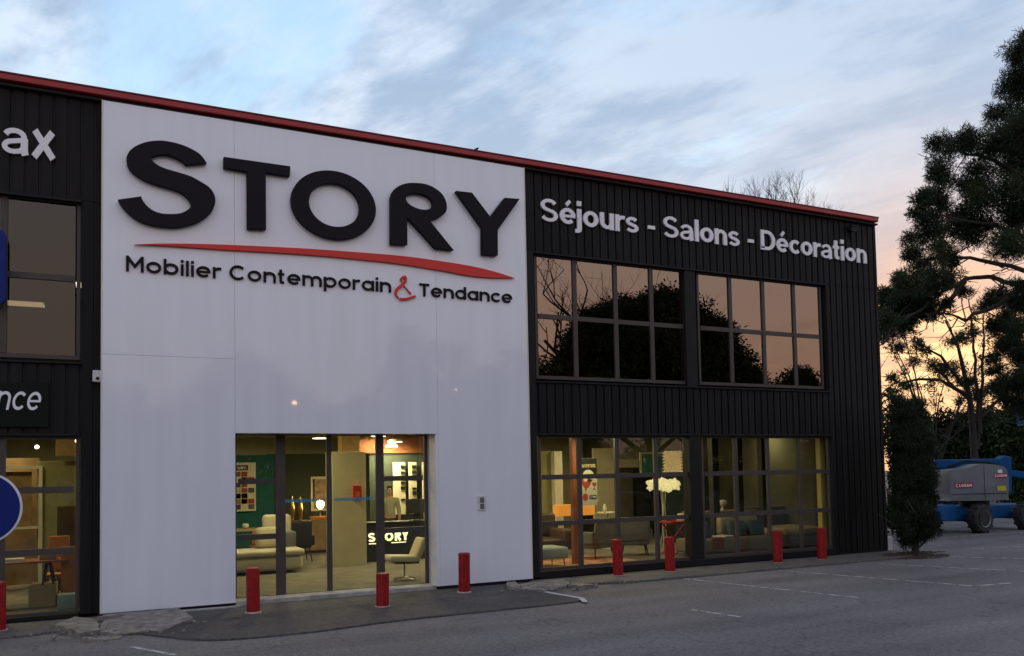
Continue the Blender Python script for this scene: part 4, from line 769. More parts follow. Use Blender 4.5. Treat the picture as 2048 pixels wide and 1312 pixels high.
# ------------------------------------------------------------------ right shop window, left half
ot = empty('ottoman', (8.72, 1.60, FZ), 'pale blue grey upholstered bench at the left end of the right shop window', 'bench')
MB().box(-.62, .52, -.38, .40, .20, .46).build('seat', mat('pale blue fabric', (.28, .31, .30), .9, var=.1), ot, bevel=.06, seg=4, smooth=True); legs4(ot, None, .42, .28, .21, .014, m_black, .02)
sf = empty('sofa', (10.0, 4.3, FZ), 'dark brown leather sofa behind the pale bench', 'sofa')
MB().box(-1.0, .78, -.5, .5, .10, .42).build('seat', m_brown, sf, bevel=.07, seg=3, smooth=True); MB().cbox((-.1, .42, .74), (1.76, .26, .62), 0, -.1).build('backrest', m_brown, sf, bevel=.09, seg=4, smooth=True); MB().box(.55, .82, -.52, .5, .12, .66).build('armrest', m_brown, sf, bevel=.08, seg=4, smooth=True)
tag(MB().box(7.95, 11.3, .75, 3.3, FZ+.001, FZ+.013).build('rug', mat('patterned rug', (.33, .15, .085), .95, var=.6, scale=4)), 'reddish patterned rug under the armchair and pale bench', 'rug')
def armchair(x, y, rz, label):
    P = empty('armchair', (x, y, FZ), label, 'chair', 'grey armchairs in the right shop window', rz)
    MB().box(-.36, .36, -.36, .34, .26, .46).build('seat', m_grey, P, bevel=.06, seg=4, smooth=True); MB().cbox((0, .36, .66), (.76, .14, .60), 0, -.18).build('backrest', m_grey, P, bevel=.06, seg=4, smooth=True)
    for s in (-1, 1): MB().cbox((s*.37, .06, .52), (.09, .60, .30), s*-.12, 0).build('armrest', m_grey, P, bevel=.04, seg=3, smooth=True)
    legs4(P, None, .28, .27, .27, .02, m_black, .05); return P
armchair(10.75, 2.6, R_(-165), 'grey armchair turned away behind the glass, left one of the pair'); armchair(12.0, 2.75, R_(150), 'grey wing armchair right of its pair, beside the flower floor lamp')
po = tag(MB().box(9.60, 9.74, 1.62, 1.76, FZ, 3.655).build('wooden_post', mat('red brown wood', (.20, .05, .016), .55, var=.2), bevel=.006), 'red brown wooden post behind the first mullion right of the white panel', 'post')
wallbox('partition_wall', (10.95, 11.40, 6.0, 6.1, 2.86), m_olive, 'olive partition at the left of the right shop window'); wallbox('partition_wall', (11.42, 11.68, 5.8, 6.08, 2.84), m_pw, 'narrow pale column beside the olive partition')
wallbox('partition_wall', (8.7, 11.5, 9.2, 9.3, 2.5), m_olive, 'olive wall far behind the hanging opening poster')
wallbox('partition_wall', (13.4, 14.2, 6.9, 7.0, 2.96), m_wallc, 'cream partition right of the hanging opening poster'); wallbox('partition_wall', (14.25, 15.3, 7.6, 7.7, 2.45), mat('taupe wall', (.14, .13, .095), .8), 'taupe partition behind the wing armchair')
wallbox('partition_wall', (14.2, 17.5, 7.2, 7.28, 2.62), m_wallc, 'cream lintel board over the back partition', z0=2.35)
wallbox('partition_wall', (15.6, 17.6, 6.2, 6.3, 2.2), mat('car reflection tone', (.018, .03, .04), .7), 'blue black panel standing in for the car reflection behind the flower floor lamp')  # dark panel painted in for the car's reflection in the glass
hp = empty('hanging_poster', (9.97, 1.55, 1.45), 'hanging OUVERTURE poster with red rooster and wine glass', 'poster')
m_pc = mat('poster card', (.52, .49, .36), .7, var=.05)
MB().box(-.235, .235, 0, .012, 0, 1.09).build('card', m_pc, hp); MB().box(-.234, .234, -.004, -.0005, .72, 1.088).build('header', m_black, hp)
lettering('OUVERTURE', -.20, .20, .88, .075, -.008, -.0045, mat('poster gold', (.55, .46, .25), .6), hp, w=.16, gap=.14, one='title')
MB().prism(el(-.0, .665, .16, .16, 0, 360, 30)[:-1], -.007, -.0045).build('disc', m_pc, hp)
rs = [(-.19, .66), (-.15, .69), (-.125, .66), (-.13, .58), (-.09, .55), (-.04, .56), (.0, .62), (.05, .60), (.06, .52), (.02, .45), (-.05, .40), (-.065, .34), (-.10, .34), (-.09, .40), (-.15, .47), (-.19, .57)]
MB().prism(rs, -.010, -.0075).build('rooster', mat('poster red', (.40, .055, .045), .6), hp); f = MB()
for k in range(4): f.stroke([(-.02+k*.025, .55), (.0+k*.035, .66-k*.02)], .022, -.013, -.0105)
for k in range(3): f.stroke([(-.15+k*.02, .63), (-.13+k*.025, .70)], .016, -.013, -.0105)
f.build('feathers', m_black, hp)
MB().prism([(.10, .53), (.21, .53), (.20, .475), (.165, .455), (.162, .385), (.19, .375), (.12, .375), (.15, .385), (.147, .455), (.11, .475)], -.010, -.0005).build('wine_glass', mat('poster wine', (.33, .06, .06), .6), hp)
MB().prism(el(-.09, .20, .072, .08, 0, 360, 26)[:-1], -.006, -.0005).build('seal', mat('poster seal', (.42, .05, .045), .6, var=.2, scale=60), hp)
MB().box(.02, .21, -.006, -.0005, .145, .235).build('name_plate', m_black, hp); lettering('STORY', .04, .19, .17, .045, -.010, -.0065, m_lwhite, hp, w=.2, gap=.12, one='name')
MB().tube([(-.2, .006, 1.09), (-.2, .006, 2.19)], .003, 5).tube([(.2, .006, 1.09), (.2, .006, 2.19)], .003, 5).build('cord', m_dark, hp)
ol = empty('box_lamp', (11.6, 5.0, FZ), 'long glowing orange lampshade on a low dark console', 'lamp')
MB().box(-.62, .55, -.16, .16, .93, 1.24).build('shade', mat('orange shade', (.45, .16, .03), .7, var=0, emit=(1, .36, .05), estr=.6), ol, bevel=.02); MB().box(-.75, .65, -.22, .22, .70, .76).build('console_top', m_black, ol); MB().tube([(0, 0, .76), (0, 0, .93)], .02, 8).build('stem', m_black, ol)
for a in (-.68, .58): MB().box(a-.03, a+.03, -.18, .18, 0, .70).build('leg', m_black, ol)
st_ = empty('side_table', (12.4, 4.6, FZ), 'small white side table behind the wing armchair', 'table'); MB().lathe([(.30, .98), (.30, 1.01)], (0, 0, 0), 24).build('tabletop', m_pw, st_); MB().tube([(0, 0, .02), (0, 0, .979)], .02, 8).build('stem', m_pw, st_); MB().lathe([(.2, 0), (.2, .02)], (0, 0, 0), 20).build('foot', m_pw, st_)
fz = tag(MB().lathe([(.04, 0), (.06, .03), (.065, .10), (.03, .17), (.025, .22)], (12.28, 4.55, FZ+1.011), 16).build('white_vase', m_pw, smooth=True), 'small white vase on the round side table', 'vase')
fp = empty('floor_lamp', (12.92, 2.7, FZ), 'floor lamp with a glowing cluster of white paper flowers on thin white stems', 'lamp')
cl_ = MB(); g = random.Random(4)
for k in range(64):
    a = g.uniform(0, 6.28); rr = math.sqrt(g.random())*.42; x, y, z = rr*math.cos(a), rr*.7*math.sin(a), 1.74+g.uniform(-.13, .16)*(1-.4*(rr/.45)**2); s = g.uniform(.05, .085)
    for q in range(5):
        b = q*1.257+g.random(); cl_.cbox((x+.5*s*math.cos(b), y+.3*s*math.sin(b), z+.5*s*math.sin(b)), (s, s*.5, s*.9), b, g.uniform(-1, 1), g.uniform(-1, 1))
cl_.build('shade', mat('paper glow', (.6, .55, .4), .7, var=0, emit=(1, .84, .46), estr=.55), fp); lampshade_light(fp, (0, -.6, 1.75), 4, .25)
for k in range(5): a = k*1.257; MB().tube([(.07*math.cos(a), .07*math.sin(a), 1.66), (.035*math.cos(a), .035*math.sin(a), 1.2), (.05*math.cos(a), .05*math.sin(a), .5), (.16*math.cos(a), .16*math.sin(a), .01)], .009, 6).build('stem', m_pw, fp)
sk_ = empty('pendant_lamp', (13.25, 2.7, 2.43), 'spiky pale pendant lampshade hanging above the flower floor lamp', 'lamp')
b = MB()
for i in range(7):
    for j in range(22):
        a = j*.2856+i*.14; z = -.24+i*.08; rr = .20; o_ = rr+.055+.03*((i+j) % 2)
        p = lambda r, t, zz: (r*math.cos(t), r*math.sin(t), zz)
        b.add([p(rr, a-.10, z), p(rr, a+.10, z), p(rr, a, z+.075), p(o_, a, z-.01)], [(0, 1, 3), (1, 2, 3), (2, 0, 3), (0, 2, 1)])
b.lathe([(.195, -.245), (.195, .30)], (0, 0, 0), 22).build('shade', mat('paper shade', (.45, .38, .24), .7, var=0, emit=(1, .68, .32), estr=.22), sk_); MB().tube([(0, 0, .30), (.02, 0, .7), (-.01, 0, 1.22)], .008, 6).build('cable', m_dark, sk_); lampshade_light(sk_, (.1, -.5, -.1), 2, .15)
rt_ = empty('trestle_table', (13.15, 2.2, FZ), 'red table with crossed red legs at the right end of the first shop window pair', 'table')
MB().box(-.62, .42, -.3, .3, .80, .84).build('tabletop', m_redp, rt_, bevel=.005)
for s in (-.26, .26): MB().tube([(-.5, s, 0), (.3, s, .80)], .022, 6).tube([(.3, s, 0), (-.5, s, .80)], .022, 6).build('leg', m_redp, rt_)
dc = tag(MB().lathe([(.12, 0), (.14, .02), (.05, .05), (.11, .14), (.10, .18)], (13.1, 2.2, FZ+.841), 14).build('paper_bowl', m_pw, smooth=True), 'pale bowl on the red table', 'bowl')
wn_ = empty('wall_niche', (15.9, 7.0, 2.05), 'white framed niche with a green back behind the spiky lampshade', 'shelf')
MB().box(-.7, .9, 0, .06, -.02, .05).box(-.7, .9, 0, .06, .72, .78).box(-.7, -.64, 0, .06, .051, .719).box(.84, .9, 0, .06, .051, .719).build('frame', m_pw, wn_); MB().box(-.64, .84, .03, .05, .05, .72).build('back', mat('green niche', (.06, .25, .17), .8), wn_)
# ------------------------------------------------------------------ right shop window, right half
wallbox('partition_wall', (17.55, 17.66, .7, 14.5, 3.6), mat('added dark olive', (.10, .10, .065), .85, var=.2, scale=1.5), 'dark olive panel added to dim the right end of the showroom')  # dark sheet over the cream end wall, added to dim it
wallbox('partition_wall', (13.6, 17.5, 8.6, 8.7, 2.45), mat('added dark grey', (.06, .065, .055), .85, var=.3, scale=1), 'dark grey panel added to dim the view far behind the sofa with blue green cushions')  # dark sheet added so the view through this window is less bright
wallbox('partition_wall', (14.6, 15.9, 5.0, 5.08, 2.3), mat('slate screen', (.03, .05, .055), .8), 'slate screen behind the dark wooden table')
po2 = tag(MB().box(16.14, 16.34, .46, .60, FZ, 3.655).build('pale_post', mat('pale yellow post', (.60, .46, .17), .6, var=.1), bevel=.006), 'pale yellow post lit at the right end of the dim shop window', 'post')
for k, (x, w, la) in enumerate(((13.9, .20, 'dark post behind the first pane of the dim shop window'), (15.0, .16, 'dark post behind the second pane of the dim shop window'), (16.1, .18, 'dark post behind the third pane of the dim shop window'))):
    tag(MB().box(x, x+w, 1.9+.3*k, 2.08+.3*k, FZ, 3.655).build('dark_post', m_black, bevel=.004), la, 'post', 'dark posts in the dim shop window')
s3_ = empty('sofa', (14.0, 1.45, FZ), 'grey sofa with blue green cushions in the dim shop window', 'sofa')
MB().box(-1.35, 1.2, -.42, .45, .10, .44).build('base', mat('taupe upholstery', (.17, .135, .10), .9, var=.1), s3_, bevel=.06, seg=4, smooth=True); MB().box(-.05, 1.22, .28, .52, .45, .92).build('backrest', m_lite, s3_, bevel=.08, seg=4, smooth=True)
for x, rz in ((-.85, .2), (.25, -.1), (.85, .1)): MB().cbox((x, .02, .62), (.52, .18, .40), rz, -.25).build('cushion', mat('blue green cushion', (.04, .075, .075), .9, var=.1), s3_, bevel=.07, seg=4, smooth=True)
MB().cbox((-.35, -.15, .47), (.42, .4, .05), .3).build('folded_throw', m_pw, s3_, bevel=.02); MB().cbox((-.72, -.36, .33), (.36, .16, .28)).build('blanket', mat('rust blanket', (.20, .05, .02), .9), s3_, bevel=.02)
bd = empty('bed', (17.0, 2.3, FZ), 'low bed with a grey cover near the right end of the dim shop window', 'bed')
MB().box(-1.1, .65, -.75, .8, .06, .34).build('base', m_grey, bd, bevel=.02); MB().box(-1.12, .67, -.78, .8, .345, .52).build('cover', m_lite, bd, bevel=.07, seg=4, smooth=True); MB().box(-1.0, .5, .82, .94, .06, 1.05).build('headboard', mat('slate fabric', (.10, .12, .12), .9), bd, bevel=.03)
ht = empty('high_table', (15.3, 3.3, FZ), 'dark wooden table with a white lamp in the dim shop window', 'table'); table(ht, 2.2, .7, .98, m_wood, m_black)
wl_ = tag(MB().lathe([(.05, 0), (.06, .02), (.025, .06), (.03, .13), (.10, .16), (.13, .22), (.10, .28), (.02, .30)], (15.35, 3.3, FZ+.981), 18).build('white_lamp', m_pw, smooth=True), 'small round white lamp on the dark wooden table', 'lamp')
# ------------------------------------------------------------------ left shop window
wallbox('partition_wall', (-1.35, .4, 4.4, 4.5, 2.66), m_olive, 'olive green partition in the left shop window'); wallbox('partition_wall', (-3.6, -1.36, 5.2, 5.3, 2.75), mat('ochre wall', (.22, .13, .06), .8, var=.25), 'ochre wall in the left shop window')
wallbox('partition_wall', (-.95, -.62, 3.6, 3.7, 1.75), mat('umber screen', (.06, .035, .018), .8), 'dark umber screen behind the orange chair back'); wallbox('partition_wall', (-1.0, .3, 4.0, 4.06, 3.6), m_osb, 'ochre board hanging above the olive partition', z0=2.75)
sh = empty('shelf_unit', (-1.55, 4.2, FZ), 'pale open shelf frame against the ochre wall', 'shelf')
MB().box(-.75, .30, 0, .3, 2.40, 2.46).build('top', m_pw, sh); MB().box(.24, .30, 0, .3, .0, 2.399).build('side', m_pw, sh); MB().box(-.75, -.69, 0, .3, 0, 2.399).build('side', m_pw, sh); MB().box(-.68, .235, .02, .28, 1.2, 1.24).build('shelf', m_pw, sh); MB().box(-.6, .1, .24, .28, 1.25, 2.35).build('back', m_wood, sh)
tb = empty('trestle_table', (-1.62, 1.7, FZ), 'red topped table on dark trestle legs in the left shop window', 'table')
MB().box(-1.6, .93, -.35, .35, .74, .775).build('tabletop', mat('red brown top', (.28, .075, .045), .4), tb, bevel=.004)
for s in (-1.2, .62):
    for t in (-.28, .28): MB().tube([(s-.10, t, 0), (s, t*.6, .74)], .020, 6).tube([(s+.18, t, 0), (s+.04, t*.6, .74)], .020, 6).build('leg', m_black, tb)
tag(MB().cbox((-1.62, 1.62, FZ+.800), (.55, .22, .05)).build('papers', m_pw, bevel=.004), 'flat stack of pale papers on the red topped table', 'papers')
tag(MB().cbox((-.98, 1.65, FZ+.835), (.26, .16, .12)).build('paper_box', m_wood, bevel=.006), 'small brown box on the red topped table', 'box')
oc_ = empty('orange_chair', (-.86, 2.35, FZ), 'orange high backed chair behind the red topped table', 'chair')
MB().box(-.22, .2, -.24, .22, .40, .47).build('seat', m_orange, oc_, bevel=.02); MB().cbox((0, .2, .82), (.34, .05, .62), 0, -.08).build('backrest', m_orange, oc_, bevel=.02); legs4(oc_, None, .17, .18, .41, .015, m_black, .03)
tag(MB().cbox((-.60, 1.55, FZ+.50), (.36, .10, .98), 0, -.04).build('orange_board', m_orange, bevel=.015), 'tall orange upholstered board leaning at the right end of the left shop window', 'board')
tag(MB().box(-.80, -.50, .80, 1.10, FZ, FZ+.24).build('storage_cube', mat('pale blue box', (.25, .33, .33), .7), bevel=.01), 'pale blue storage cube on the floor at the right end of the left shop window', 'box')
tag(MB().box(-1.25, -.85, 1.3, 2.0, FZ, FZ+.36).build('cardboard_box', mat('cardboard', (.34, .23, .12), .8), bevel=.01), 'brown cardboard box on the floor under the red topped table', 'box')
# lit louvre fittings on the upper floor, left
for k, (x, y, la) in enumerate(((-1.95, 6.5, 'lit louvred ceiling fitting seen in the lower half of the upper left window'), (-.17, 6.5, 'lit louvred ceiling fitting at the right edge of the upper left window'))):
    P = empty('louvre_light', (x, y, (6.28, 6.80)[k]), la, 'lamp', 'louvred lights on the upper floor'); MB().box(-.6, .6, -.3, .3, 0, .09).build('housing', m_dark, P); MB().tube([(0, 0, .091), (0, 0, 7.0-(6.28, 6.80)[k])], .01, 6).build('stem', m_dark, P)
    b = MB()
    for i in range(6): b.box(-.57, .57, -.28+i*.095, -.28+i*.095+.05, -.02, -.001)
    b.build('tube', emis('tube glow', (.95, .88, .68), 1.5), P)
# ------------------------------------------------------------------ trees
m_bark = mat('dark bark', (.045, .036, .030), .95, var=.3, scale=6, bump=.6, bscale=20)
m_twig = mat('pale twig', (.10, .085, .078), .9, var=.2)
m_pine = leafmat('pine needles', (.012, .020, .009), (.040, .058, .022), .7)
m_pine2 = leafmat('young pine needles', (.028, .042, .018), (.065, .085, .034), .9)
m_cyp = leafmat('cypress sprays', (.009, .016, .008), (.030, .040, .018), 1.6)
m_bush = leafmat('broad leaves', (.018, .036, .012), (.055, .085, .028), 1.0)
def tree(name, label, cat, base, blobs, limbs, m, per, length, width, seed, radii, group=None, flat=1.0, upbias=0):
    P = empty(name, base, label, cat, group)
    o = leaf_mesh('crown', [rel(b[:3], base)+tuple(b[3:]) for b in blobs], per, length, width, m, seed, parent=P, flat=flat, upbias=upbias)
    g = random.Random(seed); t = MB()
    for i, L in enumerate(limbs):
        pts = [rel(p, base) for p in L]; r0, r1 = radii[0 if i == 0 else 1]; n = len(pts)
        fine = []
        for a, b in zip(pts, pts[1:]):
            for k in range(3): q = k/3; fine.append(tuple(a[j]+(b[j]-a[j])*q+g.uniform(-.05, .05)*(i > 0) for j in range(3)))
        fine.append(pts[-1]); m_ = len(fine)
        t.tube(fine, [r0+(r1-r0)*k/(m_-1) for k in range(m_)], 8)
        if i: 
            for k in range(2, m_, 1):
                d = Vector((g.uniform(-1, 1), g.uniform(-1, 1), g.uniform(-.8, .3))); branches(t, fine[k], d, g.uniform(.5, 1.0), r1*.8+.006, 1, g, .6, .1, 4)
    t.build('trunk', m_bark, P); return P
pb = (PINE_TRUNK[0][0], PINE_TRUNK[0][1], 0)
tree('pine_tree', 'tall dark pine with spreading limbs filling the right edge of the photo', 'tree', pb, [b[:3]+(b[3]*1.1,) for b in PINE_BLOBS], [[pb]+PINE_TRUNK[1:]]+PINE_LIMBS, m_pine, 4700, .15, .023, 11, [(.36, .10), (.11, .03)], flat=.85)
sb_ = (SAP_TRUNK[0][0][0], SAP_TRUNK[0][0][1], 0)
tree('young_pine', 'slim several stemmed young pine against the sunset glow', 'tree', sb_, SAP_BLOBS, [[sb_]+SAP_TRUNK[0][1:]]+SAP_TRUNK[1:], m_pine2, 2600, .17, .028, 12, [(.16, .03), (.09, .02)], flat=.8)
sq = (SPARSE_BASE[0], SPARSE_BASE[1], 0); g = random.Random(15); lm = [[sq, (sq[0]+.1, sq[1], 2.2), (sq[0], sq[1]+.1, 4.2)]]
for k in range(16):
    b = SPARSE_BLOBS[(k*5) % len(SPARSE_BLOBS)]; z0 = g.uniform(1.2, 3.6); lm.append([(sq[0], sq[1], z0), ((sq[0]+b[0])/2, (sq[1]+b[1])/2, (z0+b[2])/2+.25), b[:3]])
tree('thin_tree', 'loose thin leaved tree in the sunset gap between the building corner and the young pine', 'tree', sq, SPARSE_BLOBS, lm, m_bush, 420, .12, .055, 16, [(.10, .05), (.045, .012)])
for k, (i0, i1, la) in enumerate(((0, 2, 'dark evergreen hedge clump behind the grey lift housing'), (2, 4, 'dark evergreen hedge clump right of the young pine foot'), (4, 6, 'low dark evergreen at the far right below the pine'), (6, 9, 'dark undergrowth shrub directly behind the boom lift'), (9, 11, 'dark undergrowth shrub between lift and cypress'))):
    bl_ = HEDGE_BLOBS[i0:i1]; cx_ = sum(b[0] for b in bl_)/len(bl_); cy_ = sum(b[1] for b in bl_)/len(bl_)
    P = empty('evergreen_shrub', (cx_, cy_, 0), la, 'shrub', 'evergreen shrubs behind the car park')
    ex = [(b[0], b[1], max(.5, b[2]-d), b[3]*1.15) for b in bl_ for d in (-.7, .2, 1.4)]
    leaf_mesh('foliage', [rel(b[:3], (cx_, cy_, 0))+tuple(b[3:]) for b in ex], 520, .24, .09, m_bush if k % 2 else m_pine, 30+k, parent=P)
    t = MB(); g = random.Random(k)
    for j in range(4): branches(t, (g.uniform(-.5, .5), g.uniform(-.5, .5), 0), (g.uniform(-.3, .3), g.uniform(-.3, .3), 1), 1.6, .05, 1, g)
    t.build('stem', m_bark, P)
P = empty('broadleaf_shrub', (BUSH_BLOBS[1][0], BUSH_BLOBS[1][1], 0), 'leafy green shrub peeking out behind the cypress beside the building', 'shrub')
leaf_mesh('foliage', [rel(b[:3], (BUSH_BLOBS[1][0], BUSH_BLOBS[1][1], 0))+(b[3],) for b in BUSH_BLOBS]+[(0, 0, .8, .8), (.3, .2, .5, .8)], 900, .15, .07, m_bush, 41, parent=P)
t = MB(); g = random.Random(3)
for j in range(5): branches(t, (g.uniform(-.3, .3), g.uniform(-.3, .3), 0), (g.uniform(-.3, .3), g.uniform(-.3, .3), 1), 1.5, .04, 1, g)
t.build('stem', m_bark, P)
# columnar cypress at the corner, on a bed of litter
cy_ = empty('cypress_tree', (17.72, -.95, 0), 'dark columnar cypress standing at the right corner of the building', 'tree')
bl_ = []; g = random.Random(9)
for i in range(34):
    z = .42+i*.100; u = i/33; w = .43*(.72+.28*min(1, u*4))*(1.0 if u < .72 else 1-(u-.72)*1.5)*g.uniform(.92, 1.06)
    for k in range(6): a = k*1.047+i*.7; bl_.append((w*.82*math.cos(a)+g.uniform(-.06, .06), w*.82*math.sin(a)+g.uniform(-.06, .06), z+g.uniform(-.08, .08), .25+g.uniform(-.06, .06)))
bl_ += [(.55, -.15, .62, .22), (.62, -.1, .72, .18), (-.42, -.2, .7, .2)]
leaf_mesh('crown', bl_, 5200, .072, .017, m_cyp, 50, parent=cy_, upbias=.9)
t = MB().tube([(0, 0, 0), (0, 0, .8), (.02, 0, 2.4), (0, 0, 3.7)], [.09, .08, .05, .02], 8)
for k in range(5): branches(t, (0, 0, .15+.1*k), (math.cos(k*1.3), math.sin(k*1.3), .7), .7, .03, 1, g)
t.build('trunk', m_bark, cy_)
lt = MB().prism(wob([(16.9, -.95), (17.2, -1.3), (17.9, -1.5), (18.5, -1.3), (18.8, -.85), (18.5, -.8)], 8, .05, 5), -.01, .012, 'Z').prism(wob([(16.9, -.8), (17.4, -.99), (18.3, -.86), (18.5, -.6), (18.1, -.35), (17.4, -.4)], 9, .04, 5), .045, .058, 'Z')
g = random.Random(6)
for k in range(420): a = g.uniform(0, 6.28); r = g.uniform(.1, 1.0); lt.cbox((17.8+r*math.cos(a), -.92+.55*r*math.sin(a), .064 if .55*r*math.sin(a) > -.06 else .018), (.06, .02, .012), g.uniform(0, 3), g.uniform(-.5, .5), 0)
tag(lt.build('leaf_litter', mat('dry litter', (.075, .052, .036), .95, var=.45, scale=14)), 'brown dry litter spread round the cypress foot', 'litter', kind='stuff')
# bare plane tree behind the roof
bt = empty('bare_tree', (BARE_BASE[0]-.85, BARE_BASE[1]+.41, 0), 'leafless tree whose twigs rise behind the red roof edge', 'tree')
t = MB(); g = random.Random(21); t.tube([(0, 0, 0), (.1, 0, 6), (0, 0, 12.2)], [.35, .28, .2], 8)
tw = MB()
for k, px in enumerate((-.9, -.45, -.05, .35, .8, 1.25, 1.7)): branches(tw, (px*1.3, 0, 14.2+.2*(k % 2)), (px*.45, g.uniform(-.4, .4), 1.0), 1.75, .07, 4, g, .7, .2, 4, (2, 4))
for k, px in enumerate((-1.7, -2.3, -2.9)): branches(tw, (px*1.1, 0, 14.6-.1*k), (px*.12, 0, 1), 1.6, .05, 3, g, .5, .3, 4)
for px in (-2.9, -2.3, -1.7, -.9, -.4, .1, .6, 1.2, 1.7): t.tube([(0, 0, 9), (px*.6, 0, 11.5), (px*1.2, 0, 14.5)], [.12, .09, .06], 6)
t.build('trunk', m_twig, bt); tw.build('crown', m_twig, bt)
# earth bank with straw coloured grass
bk = MB(); nx, ny = 40, 10; g = random.Random(2); vs = []
for i in range(nx+1):
    for j in range(ny+1):
        x = -16+32*i/nx; y = -3.0+6*j/ny; h = 1.15*math.exp(-(y/1.5)**2)*(.8+.3*math.sin(i*.5)+.1*math.sin(i*1.7)); vs.append((x, y, h-.03+g.uniform(-.06, .06)*(h > .1)))
bk.add(vs, [(i*(ny+1)+j, (i+1)*(ny+1)+j, (i+1)*(ny+1)+j+1, i*(ny+1)+j+1) for i in range(nx) for j in range(ny)])
b = bk.build('earth_bank', mat('straw bank', (.26, .19, .11), .95, var=.45, scale=3, bump=1.0, bscale=6)); b.location = (38.5, 12.5, 0); b.rotation_euler = (0, 0, R_(-28)); tag(b, kind='structure')
ws = empty('notice_board', (34.2, 10.4, 0), 'small white notice board half hidden between cypress and boom lift', 'sign', rz=R_(-35))
MB().box(-.5, .2, -.02, .02, .9, 1.55).build('board', mat('white board', (.65, .65, .66), .6), ws); MB().box(-.1, .12, -.026, -.021, .96, 1.12).build('print', m_dark, ws); MB().tube([(-.15, .04, 0), (-.15, .04, 1.5)], .03, 8).build('post', m_dark, ws)
# ------------------------------------------------------------------ boom lift
m_lb = mat('lift blue paint', (.001, .070, .215), .5, spec=.25, var=.12, scale=2); m_lg = mat('grey lift cover', (.15, .155, .165), .5, var=.15, scale=2); m_lr = mat('red sticker', (.42, .012, .03), .45); m_ly = mat('yellow sticker', (.55, .48, .03), .5)
lf = empty('boom_lift', (26.6, 3.6, 0), 'blue boom lift with a grey housing and big tyres parked on the right', 'boom lift')
def wheel(x, y, rz, s):
    w = MB().lathe([(.26, -.16), (.40, -.175), (.455, -.13), (.47, -.05), (.47, .05), (.455, .13), (.40, .175), (.26, .16)], (x, y, .47), 28, 'Y')
    for k in range(22):
        a = k*.2856; w.cbox((x+.468*math.cos(a), y+(.06 if k % 2 else -.06), .47+.468*math.sin(a)), (.05, .20, .05), 0, 0, -a)
    o = w.build('wheel', m_rubber, lf); r = MB().lathe([(.28, -.19), (.25, -.17), (.22, -.10), (.07, -.09), (.07, -.15), (.0, -.155)], (x, y, .47), 22, 'Y', caps=False).build('rim', m_lg, o); return o
for x in (-1.1, 1.25):
    for y in (-.85, .95): wheel(x, y, 0, 1)
MB().box(-1.75, 1.9, -.42, .52, .42, .86).build('chassis', m_lb, lf, bevel=.04); MB().box(-1.2, -.98, -.68, .78, .36, .58).box(1.14, 1.36, -.68, .78, .36, .58).build('axle', m_lb, lf, bevel=.03)
MB().prism([(-2.5, .42), (-1.752, .40), (-1.752, .95), (-2.4, .92), (-2.55, .75)], -.50, .40).build('bumper', m_lb, lf, bevel=.04)
a30 = R_(-26); tu = Matrix.Rotation(a30, 4, 'Z')
def turn(o): o.matrix_basis = Matrix.Translation((-.85, -.45, 0)) @ tu; return o
sid = [(-.06+.88*x, z) for x, z in smooth_poly([(-1.05, 1.15), (-.97, 1.06), (.96, 1.06), (1.08, 1.15), (1.11, 1.8), (1.03, 2.08), (.75, 2.20), (.1, 2.25), (-.35, 2.13), (-.95, 2.08), (-1.08, 1.95)], (), 4)]
hs = turn(MB().prism(sid, -.5, .40).build('housing', m_lg, lf, bevel=.09, seg=4, smooth=True))
MB().box(.125, .137, -.506, -.495, 1.08, 2.2).build('seam', m_dark, hs); MB().box(-.95, .84, -.512, -.5, 1.27, 1.285).build('groove', m_dark, hs)
def sticker(x, z, w, h):
    q = MB().box(x, x+w, -.512, -.5005, z, z+h).build('sticker', m_lr, hs); lettering('LOXAM', x+w*.22, x+w*.95, z+h*.24, h*.52, -.517, -.5125, m_lwhite, q, w=.24, gap=.10, one='name'); MB().stroke(el(x+w*.11, z+h*.5, h*.22, h*.26, 50, 310, 8), h*.12, -.517, -.5125).build('mark', m_lwhite, q)
sticker(-.83, 1.47, .56, .17); sticker(.46, 1.78, .42, .15)
MB().box(.54, .82, -.512, -.5005, 1.36, 1.52).build('warning_label', m_ly, hs); MB().box(.58, .72, -.512, -.5005, 1.94, 2.05).build('data_plate', m_lwhite, hs)
turn(MB().lathe([(.45, .86), (.45, 1.06)], (.1, .1, 0), 24).build('turntable', m_dark, lf))
bo = turn(MB().box(-.95, 1.55, .46, .82, 2.12, 2.42).build('boom', m_lb, lf, bevel=.03)); MB().prism([(-.90, 2.119), (-.35, 2.119), (-.35, 1.98), (-.62, 1.86), (-.88, 1.92)], .50, .78).build('boom_knuckle', m_lb, bo)
turn(MB().prism([(1.20, 1.25), (1.58, 1.25), (1.62, 2.46), (1.40, 2.52), (1.15, 2.35)], .44, .84).build('mast', m_lb, lf, bevel=.03)); turn(MB().cbox((1.75, .62, 1.9), (1.6, .2, .22), 0, 0, .16).build('jib', m_lb, lf, bevel=.02))
turn(MB().tube([(-.6, .3, 2.2), (0, .33, 2.36), (.7, .35, 2.30), (1.2, .42, 2.2)], .03, 8).build('hose', m_dark, lf))
